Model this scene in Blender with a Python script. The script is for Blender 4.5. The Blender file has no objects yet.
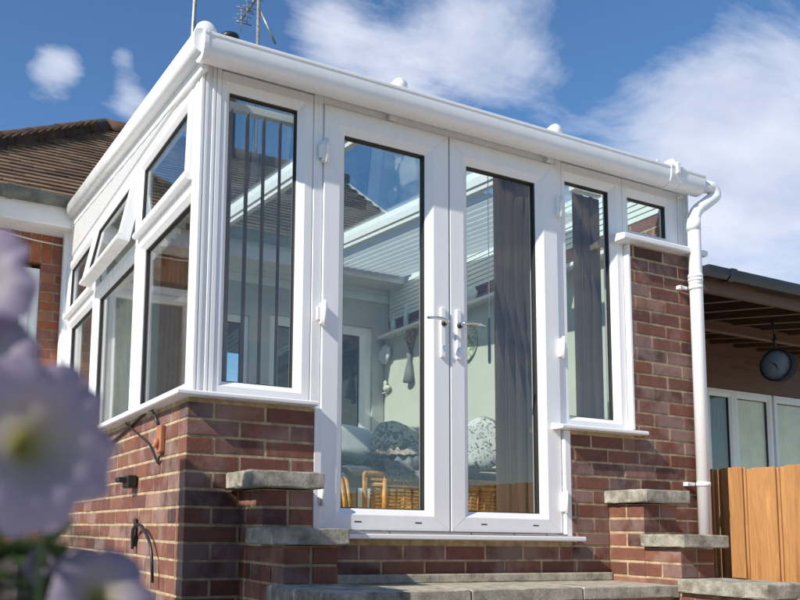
import bpy, bmesh, math, random
from mathutils import Vector, Matrix
random.seed(7)
S=bpy.context.scene
COL=S.collection
V=Vector
PI=math.pi
# ------------------------------------------------------------------ materials
def nm(name):
    m=bpy.data.materials.new(name); m.use_nodes=True
    nt=m.node_tree; nt.nodes.clear()
    return m,nt
def node(nt,t,**k):
    n=nt.nodes.new(t)
    for a,b in k.items():
        if a.startswith('i_'):
            key=a[2:]
            key=int(key) if key.isdigit() else key.replace('_',' ')
            n.inputs[key].default_value=b
        else: setattr(n,a,b)
    return n
def lk(nt,a,b): nt.links.new(a,b)
def ramp(nt,fac,stops,interp='LINEAR'):
    r=node(nt,'ShaderNodeValToRGB'); r.color_ramp.interpolation=interp
    e=r.color_ramp.elements
    while len(e)<len(stops): e.new(0.5)
    for i,(p,c) in enumerate(stops):
        e[i].position=p; e[i].color=(c[0],c[1],c[2],1) if hasattr(c,'__len__') else (c,c,c,1)
    if fac is not None: lk(nt,fac,r.inputs[0])
    return r
def mat(name,col,rough=.5,var=.12,scale=6,bump=0.,bscale=40,metal=0,spec=.5,stretch=(1,1,1),coat=0,sub=0,col2=None,trans=0):
    """plain paint/stone/fabric: base colour broken up by two noises, plus fine bump"""
    m,nt=nm(name)
    out=node(nt,'ShaderNodeOutputMaterial'); b=node(nt,'ShaderNodeBsdfPrincipled')
    tc=node(nt,'ShaderNodeTexCoord'); mp=node(nt,'ShaderNodeMapping'); mp.inputs['Scale'].default_value=stretch
    lk(nt,tc.outputs['Object'],mp.inputs[0])
    n1=node(nt,'ShaderNodeTexNoise',i_Scale=scale,i_Detail=6,i_Roughness=.6); lk(nt,mp.outputs[0],n1.inputs[0])
    c2=col2 or tuple(max(0,c*(1-2*var)) for c in col)
    c1=tuple(min(1,c*(1+var*.6)) for c in col)
    r=ramp(nt,n1.outputs[0],[(.32,c2),(.62,c1)])
    lk(nt,r.outputs[0],b.inputs['Base Color'])
    b.inputs['Roughness'].default_value=rough; b.inputs['Metallic'].default_value=metal
    b.inputs['Specular IOR Level'].default_value=spec
    b.inputs['Coat Weight'].default_value=coat
    if sub:
        b.inputs['Subsurface Weight'].default_value=sub; b.inputs['Subsurface Radius'].default_value=(.01,.008,.01)
    if bump:
        n2=node(nt,'ShaderNodeTexNoise',i_Scale=bscale,i_Detail=5); lk(nt,mp.outputs[0],n2.inputs[0])
        bp=node(nt,'ShaderNodeBump',i_Strength=bump,i_Distance=.004); lk(nt,n2.outputs[0],bp.inputs['Height']); lk(nt,bp.outputs[0],b.inputs['Normal'])
    if trans:
        t=node(nt,'ShaderNodeBsdfTranslucent'); lk(nt,r.outputs[0],t.inputs[0]); mx=node(nt,'ShaderNodeMixShader',i_0=trans)
        lk(nt,b.outputs[0],mx.inputs[1]); lk(nt,t.outputs[0],mx.inputs[2]); lk(nt,mx.outputs[0],out.inputs[0])
    else: lk(nt,b.outputs[0],out.inputs[0])
    return m
def brick_mat(name,stops,bloom=.35,bloomcol=(.42,.36,.38),darken=1):
    m,nt=nm(name)
    out=node(nt,'ShaderNodeOutputMaterial'); b=node(nt,'ShaderNodeBsdfPrincipled',i_Roughness=.78)
    g=node(nt,'ShaderNodeNewGeometry'); tc=node(nt,'ShaderNodeTexCoord')
    r=ramp(nt,g.outputs['Random Per Island'],stops)
    n=node(nt,'ShaderNodeTexNoise',i_Scale=22,i_Detail=7,i_Roughness=.65); lk(nt,tc.outputs['Object'],n.inputs[0])
    mx=node(nt,'ShaderNodeMixRGB',blend_type='MULTIPLY',i_0=.75)
    r2=ramp(nt,n.outputs[0],[(.3,(.66,.62,.60)),(.65,(1.10,1.06,1.04))]); lk(nt,r.outputs[0],mx.inputs[1]); lk(nt,r2.outputs[0],mx.inputs[2])
    # lilac grey bloom on some bricks
    n3=node(nt,'ShaderNodeTexNoise',i_Scale=9,i_Detail=4,i_Roughness=.55); lk(nt,tc.outputs['Object'],n3.inputs[0])
    w=node(nt,'ShaderNodeTexWhiteNoise',noise_dimensions='1D'); lk(nt,g.outputs['Random Per Island'],w.inputs['W'])
    a=node(nt,'ShaderNodeMath',operation='MULTIPLY_ADD'); lk(nt,w.outputs[0],a.inputs[0]); a.inputs[1].default_value=.34; lk(nt,n3.outputs[0],a.inputs[2])
    rb=ramp(nt,a.outputs[0],[(.62,0.),(.86,bloom)])
    mb=node(nt,'ShaderNodeMixRGB'); lk(nt,rb.outputs[0],mb.inputs[0]); lk(nt,mx.outputs[0],mb.inputs[1]); mb.inputs[2].default_value=(*bloomcol,1)
    lk(nt,mb.outputs[0],b.inputs['Base Color'])
    n2=node(nt,'ShaderNodeTexNoise',i_Scale=70,i_Detail=6,i_Roughness=.7); lk(nt,tc.outputs['Object'],n2.inputs[0])
    bp=node(nt,'ShaderNodeBump',i_Strength=.55,i_Distance=.004); lk(nt,n2.outputs[0],bp.inputs['Height']); lk(nt,bp.outputs[0],b.inputs['Normal'])
    lk(nt,b.outputs[0],out.inputs[0]); return m
def glass_mat(name,tint=(.9,.95,.93),r0=.06,rough=0.,dirt=.0):
    m,nt=nm(name)
    out=node(nt,'ShaderNodeOutputMaterial'); t=node(nt,'ShaderNodeBsdfTransparent'); t.inputs[0].default_value=(*tint,1)
    gl=node(nt,'ShaderNodeBsdfGlossy'); gl.inputs['Roughness'].default_value=rough; gl.inputs[0].default_value=(1,1,1,1)
    lw=node(nt,'ShaderNodeLayerWeight',i_Blend=.5)
    p=node(nt,'ShaderNodeMath',operation='POWER'); lk(nt,lw.outputs['Facing'],p.inputs[0]); p.inputs[1].default_value=5
    q=node(nt,'ShaderNodeMath',operation='MULTIPLY_ADD'); lk(nt,p.outputs[0],q.inputs[0]); q.inputs[1].default_value=1-r0; q.inputs[2].default_value=r0
    mx=node(nt,'ShaderNodeMixShader'); lk(nt,q.outputs[0],mx.inputs[0]); lk(nt,t.outputs[0],mx.inputs[1]); lk(nt,gl.outputs[0],mx.inputs[2])
    # the pane is never perfectly flat
    tc=node(nt,'ShaderNodeTexCoord'); n=node(nt,'ShaderNodeTexNoise',i_Scale=1.6,i_Detail=1); lk(nt,tc.outputs['Object'],n.inputs[0])
    bp=node(nt,'ShaderNodeBump',i_Strength=.12,i_Distance=.02); lk(nt,n.outputs[0],bp.inputs['Height']); lk(nt,bp.outputs[0],gl.inputs['Normal'])
    last=mx.outputs[0]
    if dirt:
        d=node(nt,'ShaderNodeBsdfDiffuse'); d.inputs[0].default_value=(.8,.8,.78,1)
        m2=node(nt,'ShaderNodeMixShader',i_0=dirt); lk(nt,last,m2.inputs[1]); lk(nt,d.outputs[0],m2.inputs[2]); last=m2.outputs[0]
    lk(nt,last,out.inputs[0]); return m
def wood_mat(name,c1,c2,along='Z',knots=True,rough=.6,perboard=True):
    m,nt=nm(name)
    out=node(nt,'ShaderNodeOutputMaterial'); b=node(nt,'ShaderNodeBsdfPrincipled',i_Roughness=rough)
    tc=node(nt,'ShaderNodeTexCoord'); g=node(nt,'ShaderNodeNewGeometry')
    mp=node(nt,'ShaderNodeMapping'); sc={'X':(1.2,16,16),'Y':(16,1.2,16),'Z':(16,16,1.2)}[along]; mp.inputs['Scale'].default_value=sc
    off=node(nt,'ShaderNodeVectorMath',operation='SCALE'); cb=node(nt,'ShaderNodeCombineXYZ')
    for i in range(3): lk(nt,g.outputs['Random Per Island'],cb.inputs[i])
    lk(nt,cb.outputs[0],off.inputs[0]); off.inputs['Scale'].default_value=37.
    lk(nt,tc.outputs['Object'],mp.inputs[0])
    ad=node(nt,'ShaderNodeVectorMath',operation='ADD'); lk(nt,mp.outputs[0],ad.inputs[0]); lk(nt,off.outputs[0],ad.inputs[1])
    n=node(nt,'ShaderNodeTexNoise',i_Scale=1.3,i_Detail=6,i_Roughness=.6,i_Distortion=.8); lk(nt,ad.outputs[0],n.inputs[0])
    r=ramp(nt,n.outputs[0],[(.3,c2),(.5,c1),(.56,tuple(x*.8 for x in c1)),(.7,tuple(min(1,x*1.15) for x in c1))])
    rr=ramp(nt,g.outputs['Random Per Island'],[(0,(.88,.87,.85)),(1,(1.06,1.06,1.06))])
    mx=node(nt,'ShaderNodeMixRGB',blend_type='MULTIPLY',i_0=1.); lk(nt,r.outputs[0],mx.inputs[1]); lk(nt,rr.outputs[0],mx.inputs[2])
    last=mx.outputs[0]
    if knots:
        mp2=node(nt,'ShaderNodeMapping'); mp2.inputs['Scale'].default_value={'X':(3,9,9),'Y':(9,3,9),'Z':(7,7,3.2)}[along]; lk(nt,tc.outputs['Object'],mp2.inputs[0])
        vo=node(nt,'ShaderNodeTexVoronoi',i_Scale=1.,i_Randomness=1.); lk(nt,mp2.outputs[0],vo.inputs[0])
        rk=ramp(nt,vo.outputs['Distance'],[(.06,1.),(.13,.0)])
        mk=node(nt,'ShaderNodeMixRGB'); lk(nt,rk.outputs[0],mk.inputs[0]); lk(nt,last,mk.inputs[1]); mk.inputs[2].default_value=(c2[0]*.45,c2[1]*.4,c2[2]*.4,1); last=mk.outputs[0]
    lk(nt,last,b.inputs['Base Color'])
    bp=node(nt,'ShaderNodeBump',i_Strength=.4,i_Distance=.003); lk(nt,n.outputs[0],bp.inputs['Height']); lk(nt,bp.outputs[0],b.inputs['Normal'])
    lk(nt,b.outputs[0],out.inputs[0]); return m
def stone_mat(name,c1,c2,moss=(.05,.055,.035)):
    m,nt=nm(name)
    out=node(nt,'ShaderNodeOutputMaterial'); b=node(nt,'ShaderNodeBsdfPrincipled',i_Roughness=.9)
    tc=node(nt,'ShaderNodeTexCoord')
    n=node(nt,'ShaderNodeTexNoise',i_Scale=14,i_Detail=8,i_Roughness=.7); lk(nt,tc.outputs['Object'],n.inputs[0])
    r=ramp(nt,n.outputs[0],[(.3,moss),(.45,c2),(.65,c1)])
    vo=node(nt,'ShaderNodeTexVoronoi',i_Scale=120.); lk(nt,tc.outputs['Object'],vo.inputs[0])
    r2=ramp(nt,vo.outputs['Distance'],[(.0,(.6,.6,.6)),(.4,(1.1,1.1,1.1))])
    mx=node(nt,'ShaderNodeMixRGB',blend_type='MULTIPLY',i_0=.8); lk(nt,r.outputs[0],mx.inputs[1]); lk(nt,r2.outputs[0],mx.inputs[2])
    lk(nt,mx.outputs[0],b.inputs['Base Color'])
    n2=node(nt,'ShaderNodeTexNoise',i_Scale=90,i_Detail=8,i_Roughness=.75); lk(nt,tc.outputs['Object'],n2.inputs[0])
    bp=node(nt,'ShaderNodeBump',i_Strength=.9,i_Distance=.006); lk(nt,n2.outputs[0],bp.inputs['Height']); lk(nt,bp.outputs[0],b.inputs['Normal'])
    lk(nt,b.outputs[0],out.inputs[0]); return m
def upvc_mat():
    m,nt=nm('white_upvc')
    out=node(nt,'ShaderNodeOutputMaterial'); b=node(nt,'ShaderNodeBsdfPrincipled',i_Roughness=.28)
    tc=node(nt,'ShaderNodeTexCoord'); mp=node(nt,'ShaderNodeMapping'); mp.inputs['Scale'].default_value=(9,9,1.2); lk(nt,tc.outputs['Object'],mp.inputs[0])
    n=node(nt,'ShaderNodeTexNoise',i_Scale=1.5,i_Detail=7,i_Roughness=.65); lk(nt,mp.outputs[0],n.inputs[0])
    r=ramp(nt,n.outputs[0],[(.25,(.755,.755,.745)),(.6,(.81,.81,.81))]); lk(nt,r.outputs[0],b.inputs['Base Color'])
    r2=ramp(nt,n.outputs[0],[(.3,.4),(.6,.24)]); lk(nt,r2.outputs[0],b.inputs['Roughness'])
    lk(nt,b.outputs[0],out.inputs[0]); return m
UP=upvc_mat()
BR=brick_mat('plum_red_brick',[(0,(.075,.032,.025)),(.2,(.155,.056,.037)),(.46,(.205,.080,.050)),(.66,(.13,.050,.040)),(.86,(.25,.105,.065)),(1,(.065,.032,.030))],bloom=.30,bloomcol=(.42,.34,.31))
BRH=brick_mat('orange_red_brick',[(0,(.20,.055,.025)),(.3,(.30,.085,.035)),(.6,(.36,.12,.05)),(.85,(.16,.05,.03)),(1,(.42,.16,.07))],bloom=.12)
MO=mat('sandy_mortar',(.43,.33,.20),.95,.22,18,.8,90)
MOH=mat('house_mortar',(.34,.25,.16),.95,.2,18,.8,90)
GL=glass_mat('window_glass',(.945,.965,.945),.05)
GLD=glass_mat('plain_glass',(.93,.96,.95),.04)
GASK=mat('black_gasket',(.02,.02,.022),.6)
GAP=mat('dark_gap_fill',(.03,.03,.033),.7)  # near-black fill, stands in for the shade inside gaps and slots
ALU=mat('aluminium_strip',(.45,.45,.46),.35,.05,metal=.9)
CHR=mat('chrome',(.75,.75,.77),.12,.03,metal=1)
PLG=mat('pale_green_plaster',(.53,.535,.44),.85,.04,3,.15,60)
CLAD=mat('pale_cladding',(.72,.76,.73),.5,.04,3)
WOODCL=mat('grey_wall_paint',(.50,.50,.45),.8,.06,3)
FLOOR=mat('floor_tile',(.50,.46,.40),.5,.1,5)
BLD=mat('brown_blind_fabric',(.31,.23,.195),.9,.06,30,.2,200,stretch=(1,1,.1),trans=.35)
BLV=mat('light_brown_slat_fabric',(.62,.47,.40),.9,.06,30,.2,200,stretch=(1,1,.1),trans=.35)
BLG=mat('grey_blind_fabric',(.26,.255,.24),.9,.1,30,.2,200,stretch=(1,1,.1),trans=.25)
CUR=mat('pale_curtain',(.80,.79,.74),.9,.08,12,trans=.35)
ST=stone_mat('weathered_coping_stone',(.46,.435,.37),(.25,.235,.19),(.10,.095,.07))
STD=stone_mat('damp_paving_stone',(.50,.46,.36),(.34,.31,.245),(.15,.14,.11))
FEN=wood_mat('orange_cedar',(.47,.235,.085),(.28,.12,.04))
FEND=wood_mat('old_fence_wood',(.26,.16,.10),(.14,.08,.05))
BEAM=wood_mat('dark_stained_timber',(.13,.062,.032),(.06,.028,.015),along='Y',knots=False)
BEAMX=wood_mat('dark_stained_beam',(.15,.075,.04),(.075,.036,.02),along='X',knots=False)
DECK=mat('ceiling_board',(.30,.18,.10),.8,.15,5)
BLK=mat('black_plastic',(.018,.018,.02),.4)
DGY=mat('weathered_grey_gutter',(.13,.13,.115),.7,.3,9,.3,60)
RT=mat('brown_ridge_tile',(.085,.045,.03),.85,.3,9,.5,60)
FAS=mat('white_fascia_paint',(.74,.72,.70),.5,.06,3)
GALV=mat('galvanised_metal',(.35,.34,.33),.5,.25,30,metal=.6)
BRUST=mat('rusty_metal',(.16,.11,.07),.7,.3,30)
RAT=mat('golden_rattan',(.55,.27,.07),.45,.25,30,.3,80)
NAVY=mat('navy_seat_fabric',(.045,.055,.10),.9,.35,28,.5,90,col2=(.12,.12,.12))
THROW=mat('blue_grey_throw',(.34,.38,.42),.95,.25,35,.8,120)
LACE=mat('pink_lace_throw',(.76,.66,.60),.95,.25,45,.9,90)
CUW=mat('white_cushion',(.72,.75,.74),.9,.05,8,.3,80)
TERR=mat('terracotta_plastic',(.40,.16,.075),.6,.15,12)
GRASS=mat('garden_grass',(.075,.105,.03),.95,.35,3,.9,60,col2=(.05,.05,.022))
SOIL=mat('dark_soil',(.05,.035,.025),.95,.3,30,.8,60)
CERA=mat('cream_ceramic',(.7,.66,.55),.3,.1,14)
def floral(name,base,ink,scale,thr):
    m,nt=nm(name); out=node(nt,'ShaderNodeOutputMaterial'); b=node(nt,'ShaderNodeBsdfPrincipled',i_Roughness=.9)
    tc=node(nt,'ShaderNodeTexCoord'); n=node(nt,'ShaderNodeTexNoise',i_Scale=scale,i_Detail=3,i_Distortion=1.6); lk(nt,tc.outputs['Object'],n.inputs[0])
    r=ramp(nt,n.outputs[0],[(thr-.03,base),(thr+.03,ink)]); lk(nt,r.outputs[0],b.inputs[0]); lk(nt,b.outputs[0],out.inputs[0]); return m
FLD=floral('dark_floral_print',(.20,.19,.15),(.56,.55,.45),24,.48)
FLW=floral('white_floral_print',(.66,.66,.62),(.16,.12,.10),26,.57)
FLP=floral('painted_plate',(.55,.56,.42),(.20,.24,.10),30,.52)
def tile_mat():
    m,nt=nm('brown_roof_tile'); out=node(nt,'ShaderNodeOutputMaterial'); b=node(nt,'ShaderNodeBsdfPrincipled',i_Roughness=.85)
    g=node(nt,'ShaderNodeNewGeometry'); tc=node(nt,'ShaderNodeTexCoord')
    r=ramp(nt,g.outputs['Random Per Island'],[(0,(.10,.058,.035)),(.3,(.17,.10,.062)),(.6,(.22,.14,.085)),(.85,(.13,.085,.06)),(1,(.27,.19,.13))])
    n=node(nt,'ShaderNodeTexNoise',i_Scale=12,i_Detail=7,i_Roughness=.7); lk(nt,tc.outputs['Object'],n.inputs[0])
    r2=ramp(nt,n.outputs[0],[(.3,(.6,.6,.6)),(.7,(1.2,1.2,1.15))]); mx=node(nt,'ShaderNodeMixRGB',blend_type='MULTIPLY',i_0=.9)
    lk(nt,r.outputs[0],mx.inputs[1]); lk(nt,r2.outputs[0],mx.inputs[2]); lk(nt,mx.outputs[0],b.inputs[0]); lk(nt,b.outputs[0],out.inputs[0]); return m
TILE=tile_mat()
# ------------------------------------------------------------------ mesh helpers
def cbox(bm,x0,x1,y0,y1,z0,z1,b=0.,seg=1,mi=0):
    if x1<x0:x0,x1=x1,x0
    if y1<y0:y0,y1=y1,y0
    if z1<z0:z0,z1=z1,z0
    r=bmesh.ops.create_cube(bm,size=1.)
    for v in r['verts']:
        v.co=V((x0+(v.co.x+.5)*(x1-x0),y0+(v.co.y+.5)*(y1-y0),z0+(v.co.z+.5)*(z1-z0)))
    fs=set(f for v in r['verts'] for f in v.link_faces)
    for f in fs: f.material_index=mi
    if b>0:
        es=list(set(e for v in r['verts'] for e in v.link_edges))
        rr=bmesh.ops.bevel(bm,geom=es,offset=b,segments=seg,affect='EDGES',profile=.5,material=mi)
        return list(set(v for f in rr['faces'] for v in f.verts))
    return r['verts']
def prism(bm,pts,axis,a0,a1,mi=0):
    """polygon pts (2d) extruded along axis; axis 'x': pts=(y,z); 'y': (x,z); 'z': (x,y)"""
    f={'x':lambda p,a:V((a,p[0],p[1])),'y':lambda p,a:V((p[0],a,p[1])),'z':lambda p,a:V((p[0],p[1],a))}[axis]
    A=[bm.verts.new(f(p,a0)) for p in pts]; B=[bm.verts.new(f(p,a1)) for p in pts]
    fs=[bm.faces.new(A),bm.faces.new(B)]
    n=len(pts)
    for i in range(n): fs.append(bm.faces.new((A[i],A[(i+1)%n],B[(i+1)%n],B[i])))
    for q in fs:q.material_index=mi
    return A+B
def tube(bm,pts,r,n=14,cap=True,mi=0,smooth=True):
    pts=[V(p) for p in pts]; rs=r if hasattr(r,'__len__') else [r]*len(pts)
    rings=[]; up=None
    for i,p in enumerate(pts):
        if i==0:t=pts[1]-p
        elif i==len(pts)-1:t=p-pts[i-1]
        else:t=(pts[i+1]-p).normalized()+(p-pts[i-1]).normalized()
        t.normalize()
        if up is None:
            up=V((0,0,1)) if abs(t.z)<.9 else V((1,0,0))
        a=(up-t*up.dot(t)).normalized(); up=a; b=t.cross(a)
        rings.append([bm.verts.new(p+(a*math.cos(2*PI*k/n)+b*math.sin(2*PI*k/n))*rs[i]) for k in range(n)])
    fs=[]
    for i in range(len(rings)-1):
        for k in range(n):
            f=bm.faces.new((rings[i][k],rings[i][(k+1)%n],rings[i+1][(k+1)%n],rings[i+1][k])); f.smooth=smooth; fs.append(f)
    if cap: fs.append(bm.faces.new(rings[0])); fs.append(bm.faces.new(rings[-1]))
    for f in fs:f.material_index=mi
def fillet(pts,rad,n=6):
    pts=[V(p) for p in pts]; out=[pts[0]]
    for i in range(1,len(pts)-1):
        a=pts[i-1]-pts[i]; b=pts[i+1]-pts[i]; ra=min(rad,a.length*.45,b.length*.45)
        A=pts[i]+a.normalized()*ra; B=pts[i]+b.normalized()*ra
        for k in range(n+1):
            t=k/n; out.append(A*(1-t)**2+pts[i]*2*t*(1-t)+B*t*t)
    out.append(pts[-1]); return out
def lathe(bm,prof,c,axis=V((0,0,1)),n=24,mi=0):
    axis=axis.normalized(); a=V((1,0,0)) if abs(axis.x)<.9 else V((0,1,0)); a=(a-axis*a.dot(axis)).normalized(); b=axis.cross(a)
    c=V(c); rings=[[bm.verts.new(c+axis*h+(a*math.cos(2*PI*k/n)+b*math.sin(2*PI*k/n))*max(r,1e-4)) for k in range(n)] for r,h in prof]
    for i in range(len(rings)-1):
        for k in range(n):
            f=bm.faces.new((rings[i][k],rings[i][(k+1)%n],rings[i+1][(k+1)%n],rings[i+1][k])); f.smooth=True; f.material_index=mi
    for rg in (rings[0],rings[-1]):
        f=bm.faces.new(rg); f.material_index=mi
def blob(bm,c,rx,ry,rz,rot=None,amp=.0,seed=0,pw=1.,sub=3,mi=0):
    r=bmesh.ops.create_icosphere(bm,subdivisions=sub,radius=1.)
    rd=random.Random(seed); ph=[(rd.uniform(2,6),rd.uniform(0,6)) for _ in range(6)]
    for v in r['verts']:
        p=v.co.copy(); k=1+amp*(math.sin(p.x*ph[0][0]+ph[0][1])*math.sin(p.y*ph[1][0]+ph[1][1])+.6*math.sin(p.z*ph[2][0]*1.7+ph[2][1])*math.sin(p.x*ph[3][0]*1.5))
        q=V([math.copysign(abs(x)**pw,x) for x in p])*k
        q=V((q.x*rx,q.y*ry,q.z*rz))
        if rot is not None:q=rot@q
        v.co=V(c)+q
    for f in set(f for v in r['verts'] for f in v.link_faces): f.smooth=True; f.material_index=mi
def setp(o,label=None,cat=None,group=None,kind=None):
    if label:o['label']=label
    if cat:o['category']=cat
    if group:o['group']=group
    if kind:o['kind']=kind
    return o
def thing(name,loc,label,cat,group=None):
    o=bpy.data.objects.new(name,None); COL.objects.link(o); o.location=loc; o.empty_display_size=.1
    return setp(o,label,cat,group)
def wloc(p):
    l=V((0,0,0))
    while p is not None: l=l+p.location; p=p.parent
    return l
def ob(name,bm,mats,parent=None,loc=None,label=None,cat=None,group=None,kind=None,norm=True):
    """world-space bmesh -> linked object (verts stored relative to its origin)"""
    if norm: bmesh.ops.recalc_face_normals(bm,faces=bm.faces)
    base=wloc(parent) if parent else V((0,0,0))
    o_loc=V((0,0,0)) if parent else V(loc if loc is not None else (0,0,0))
    off=base+o_loc
    for v in bm.verts: v.co-=off
    me=bpy.data.meshes.new(name); bm.to_mesh(me); bm.free()
    for m in (mats if isinstance(mats,(list,tuple)) else [mats]): me.materials.append(m)
    o=bpy.data.objects.new(name,me); COL.objects.link(o); o.location=o_loc
    if parent:o.parent=parent
    return setp(o,label,cat,group,kind)
NB=bmesh.new
# frame: mitred ring around a rectangle in basis O,U,Vv,N; prof = (fraction of rail width, height along N)
class Basis:
    def __init__(s,O,U,Vv,N): s.O,s.U,s.V,s.N=V(O),V(U),V(Vv),V(N)
    def p(s,u,v,h): return s.O+s.U*u+s.V*v+s.N*h
FR=Basis((0,.03,0),(1,0,0),(0,0,1),(0,-1,0))       # front elevation
SD=Basis((.03,0,0),(0,1,0),(0,0,1),(-1,0,0))       # side elevation
def ring(bm,B,r,w,prof,mi=0,closed=True):
    u0,u1,v0,v1=r; wl,wr,wb,wt=w
    loops=[]
    for d,h in prof:
        c=[(u0+wl*d,v0+wb*d),(u1-wr*d,v0+wb*d),(u1-wr*d,v1-wt*d),(u0+wl*d,v1-wt*d)]
        loops.append([bm.verts.new(B.p(u,v,h)) for u,v in c])
    n=len(loops)
    for i in range(n if closed else n-1):
        a,b=loops[i],loops[(i+1)%n]
        for k in range(4):
            f=bm.faces.new((a[k],a[(k+1)%4],b[(k+1)%4],b[k])); f.material_index=mi
PF=[(0,-.06),(0,-.003),(.05,0),(.55,0),(.62,-.003),(.9,-.014),(1,-.018),(1,-.06)]
PS=[(0,-.05),(0,.004),(.03,.008),(.09,.010),(.6,.010),(.68,.008),(.92,-.002),(1,-.006),(1,-.05)]
def pane_box(bm,B,u0,u1,v0,v1,h0,h1):
    c=[B.p(u,v,h) for h in (h0,h1) for v in (v0,v1) for u in (u0,u1)]
    vs=[bm.verts.new(p) for p in c]
    for q in ((0,1,3,2),(4,5,7,6),(0,1,5,4),(2,3,7,6),(0,2,6,4),(1,3,7,5)): bm.faces.new([vs[i] for i in q])
def window(parent,B,r,w,prof=PF,name='window',h=-.034,gl=None,gh=-.02):
    bm=NB(); ring(bm,B,r,w,prof,0)
    g=(r[0]+w[0],r[1]-w[1],r[2]+w[2],r[3]-w[3])
    ring(bm,B,(g[0]-.001,g[1]+.001,g[2]-.001,g[3]+.001),(.006,.006,.006,.007),[(0,gh-.002),(1,gh-.006),(1,h-.012),(0,h-.012)],1)
    o=ob(name,bm,[UP,GASK],parent)
    bm=NB(); pane_box(bm,B,g[0]+.0005,g[1]-.0005,g[2]+.0005,g[3]-.0005,h-.004,h); ob('pane',bm,gl or GL,o)
    return o
# ---- brickwork: real bricks in one mesh
BP,CH,MJ=.225,.0703,.0115
def bricks(bm,axis,face,d,regions,sgn,par,par2=None,skip=None,jit=.0012,mi=0,bl=BP,soldier=False):
    """axis 'x': wall runs in x, outer face at y=face, depth towards +y*d. regions: list (a0,a1,r0,r1) rows r0..r1-1"""
    for (a0,a1,r0,r1) in regions:
        for r in range(r0,r1):
            off=par if r%2==0 else (par2 if par2 is not None else par+bl/2)
            k0=math.floor((a0-off)/bl)-1
            a=off+k0*bl
            while a<a1:
                s,e=max(a+MJ/2,a0+ (0 if a0>a else 0)),min(a+bl-MJ/2,a1)
                if a<=a0+1e-6: s=a0 if abs(a-a0)>1e-6 else a0
                if a+bl>=a1-1e-6: e=a1
                if e-s>.012:
                    z0=r*CH+MJ/2; z1=(r+1)*CH-MJ/2
                    one_brick(bm,axis,face,d,s,e,z0,z1,jit,mi)
                a+=bl
def one_brick(bm,axis,face,d,s,e,z0,z1,jit=.0012,mi=0):
    j=lambda:random.uniform(-jit,jit)
    c=.0022
    out=face+random.uniform(-.0012,.0012)
    dirn=1 if d>0 else -1
    dz=j()*.6; z0+=dz; z1+=dz
    def P(a,dep,z):
        return V((a,out+dep,z)) if axis=='x' else V((out+dep,a,z))
    fr=[P(s+c+j(),0,z0+c+j()),P(e-c+j(),0,z0+c+j()),P(e-c+j(),0,z1-c+j()),P(s+c+j(),0,z1-c+j())]
    mid=[P(s,dirn*c,z0),P(e,dirn*c,z0),P(e,dirn*c,z1),P(s,dirn*c,z1)]
    bk=[P(s,d,z0),P(e,d,z0),P(e,d,z1),P(s,d,z1)]
    L=[[bm.verts.new(p) for p in q] for q in (fr,mid,bk)]
    f=[bm.faces.new(L[0])]
    f.append(bm.faces.new(L[2]))
    for a,b in ((L[0],L[1]),(L[1],L[2])):
        for k in range(4): f.append(bm.faces.new((a[k],a[(k+1)%4],b[(k+1)%4],b[k])))
    for q in f:q.material_index=mi
# ================================================================== CONSERVATORY
CON=thing('conservatory',(1.45,1.5,-.75),'white uPVC lean-to conservatory with glazed double doors on a low brick wall','conservatory')
SX=.0
# front brickwork: left panel, under-door strip, right panel and right pier
bm=NB()
D=.1025
H=BP/2
bricks(bm,'x',0,D,[(0,.5625,-11,9)],1,H,0.)          # even rows start with a header (end of side brick)
# remove clash handled by side wall start
bricks(bm,'x',0,D,[(.5625,2.0,-11,1)],1,H,0.)
bricks(bm,'x',0,D,[(2.0,2.445,-11,9),(2.445,2.95,-11,24)],1,H,0.)
bb=bmesh.ops
cbox(bm,.0025,.5625-.002,.0028,.098,-.78,.6448,mi=1); cbox(bm,.5605,2.002,.0030,.098,-.78,.0703,mi=1)
cbox(bm,2.0,2.946,.0029,.098,-.78,.6447,mi=1); cbox(bm,2.4465,2.946,.0031,.098,.6,1.6858,mi=1)
cbox(bm,.563,1.9995,.004,.10,.070,.0935,mi=1); cbox(bm,1.9996,2.03,-.0,.10,.0875,.0938,mi=1)
fw=ob('brick_wall',bm,[BR,MO],CON,label='brick wall below and beside the doors')
bm=NB()
# side wall: odd rows start after the front stretcher's end (header), even rows with a stretcher
bricks(bm,'y',0,D,[(D+MJ,3.06,-11,9)],1,0.,H)
cbox(bm,.0028,.098,D,3.06,-.78,.6446,mi=1)
ob('brick_wall',bm,[BR,MO],CON,label='sunlit brick wall along the left side')
bm=NB()
bricks(bm,'y',2.95,-D,[(D+MJ,3.06,-11,31)],1,0.,H)
cbox(bm,2.85,2.9455,D,3.06,-.78,2.16,mi=1)
ob('brick_wall',bm,[BR,MO],CON,label='tall brick wall on the right side')
# interior faces
bm=NB(); cbox(bm,.1,.20,.1,3.06,.12,.645,.0); cbox(bm,.2,.56,.1,.2,.12,.645); ob('plaster_wall',bm,PLG,CON)
bm=NB(); cbox(bm,2.0,2.85,.1,.2,.12,.645); cbox(bm,2.46,2.85,.1,.2,.645,1.69)
cbox(bm,2.78,2.849,.2,3.06,.12,1.80)
ob('plaster_wall',bm,PLG,CON)
bm=NB(); cbox(bm,2.70,2.849,.2,3.06,1.80,1.828,.004); ob('window_ledge',bm,UP,CON)
bm=NB(); bricks(bm,'y',2.82,.028,[(.12,3.06,26,28)],1,0,H); cbox(bm,2.825,2.849,.12,3.06,1.828,1.97,mi=1); ob('brick_band',bm,[BR,MO],CON)
bm=NB()
for i in range(9):
    z=1.972+i*.036; prism(bm,[(2.815,z),(2.822,z+.034),(2.849,z+.034),(2.849,z)],'y',.12,3.05)
ob('cladding',bm,CLAD,CON,label='pale ribbed cladding on the inside wall')
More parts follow.
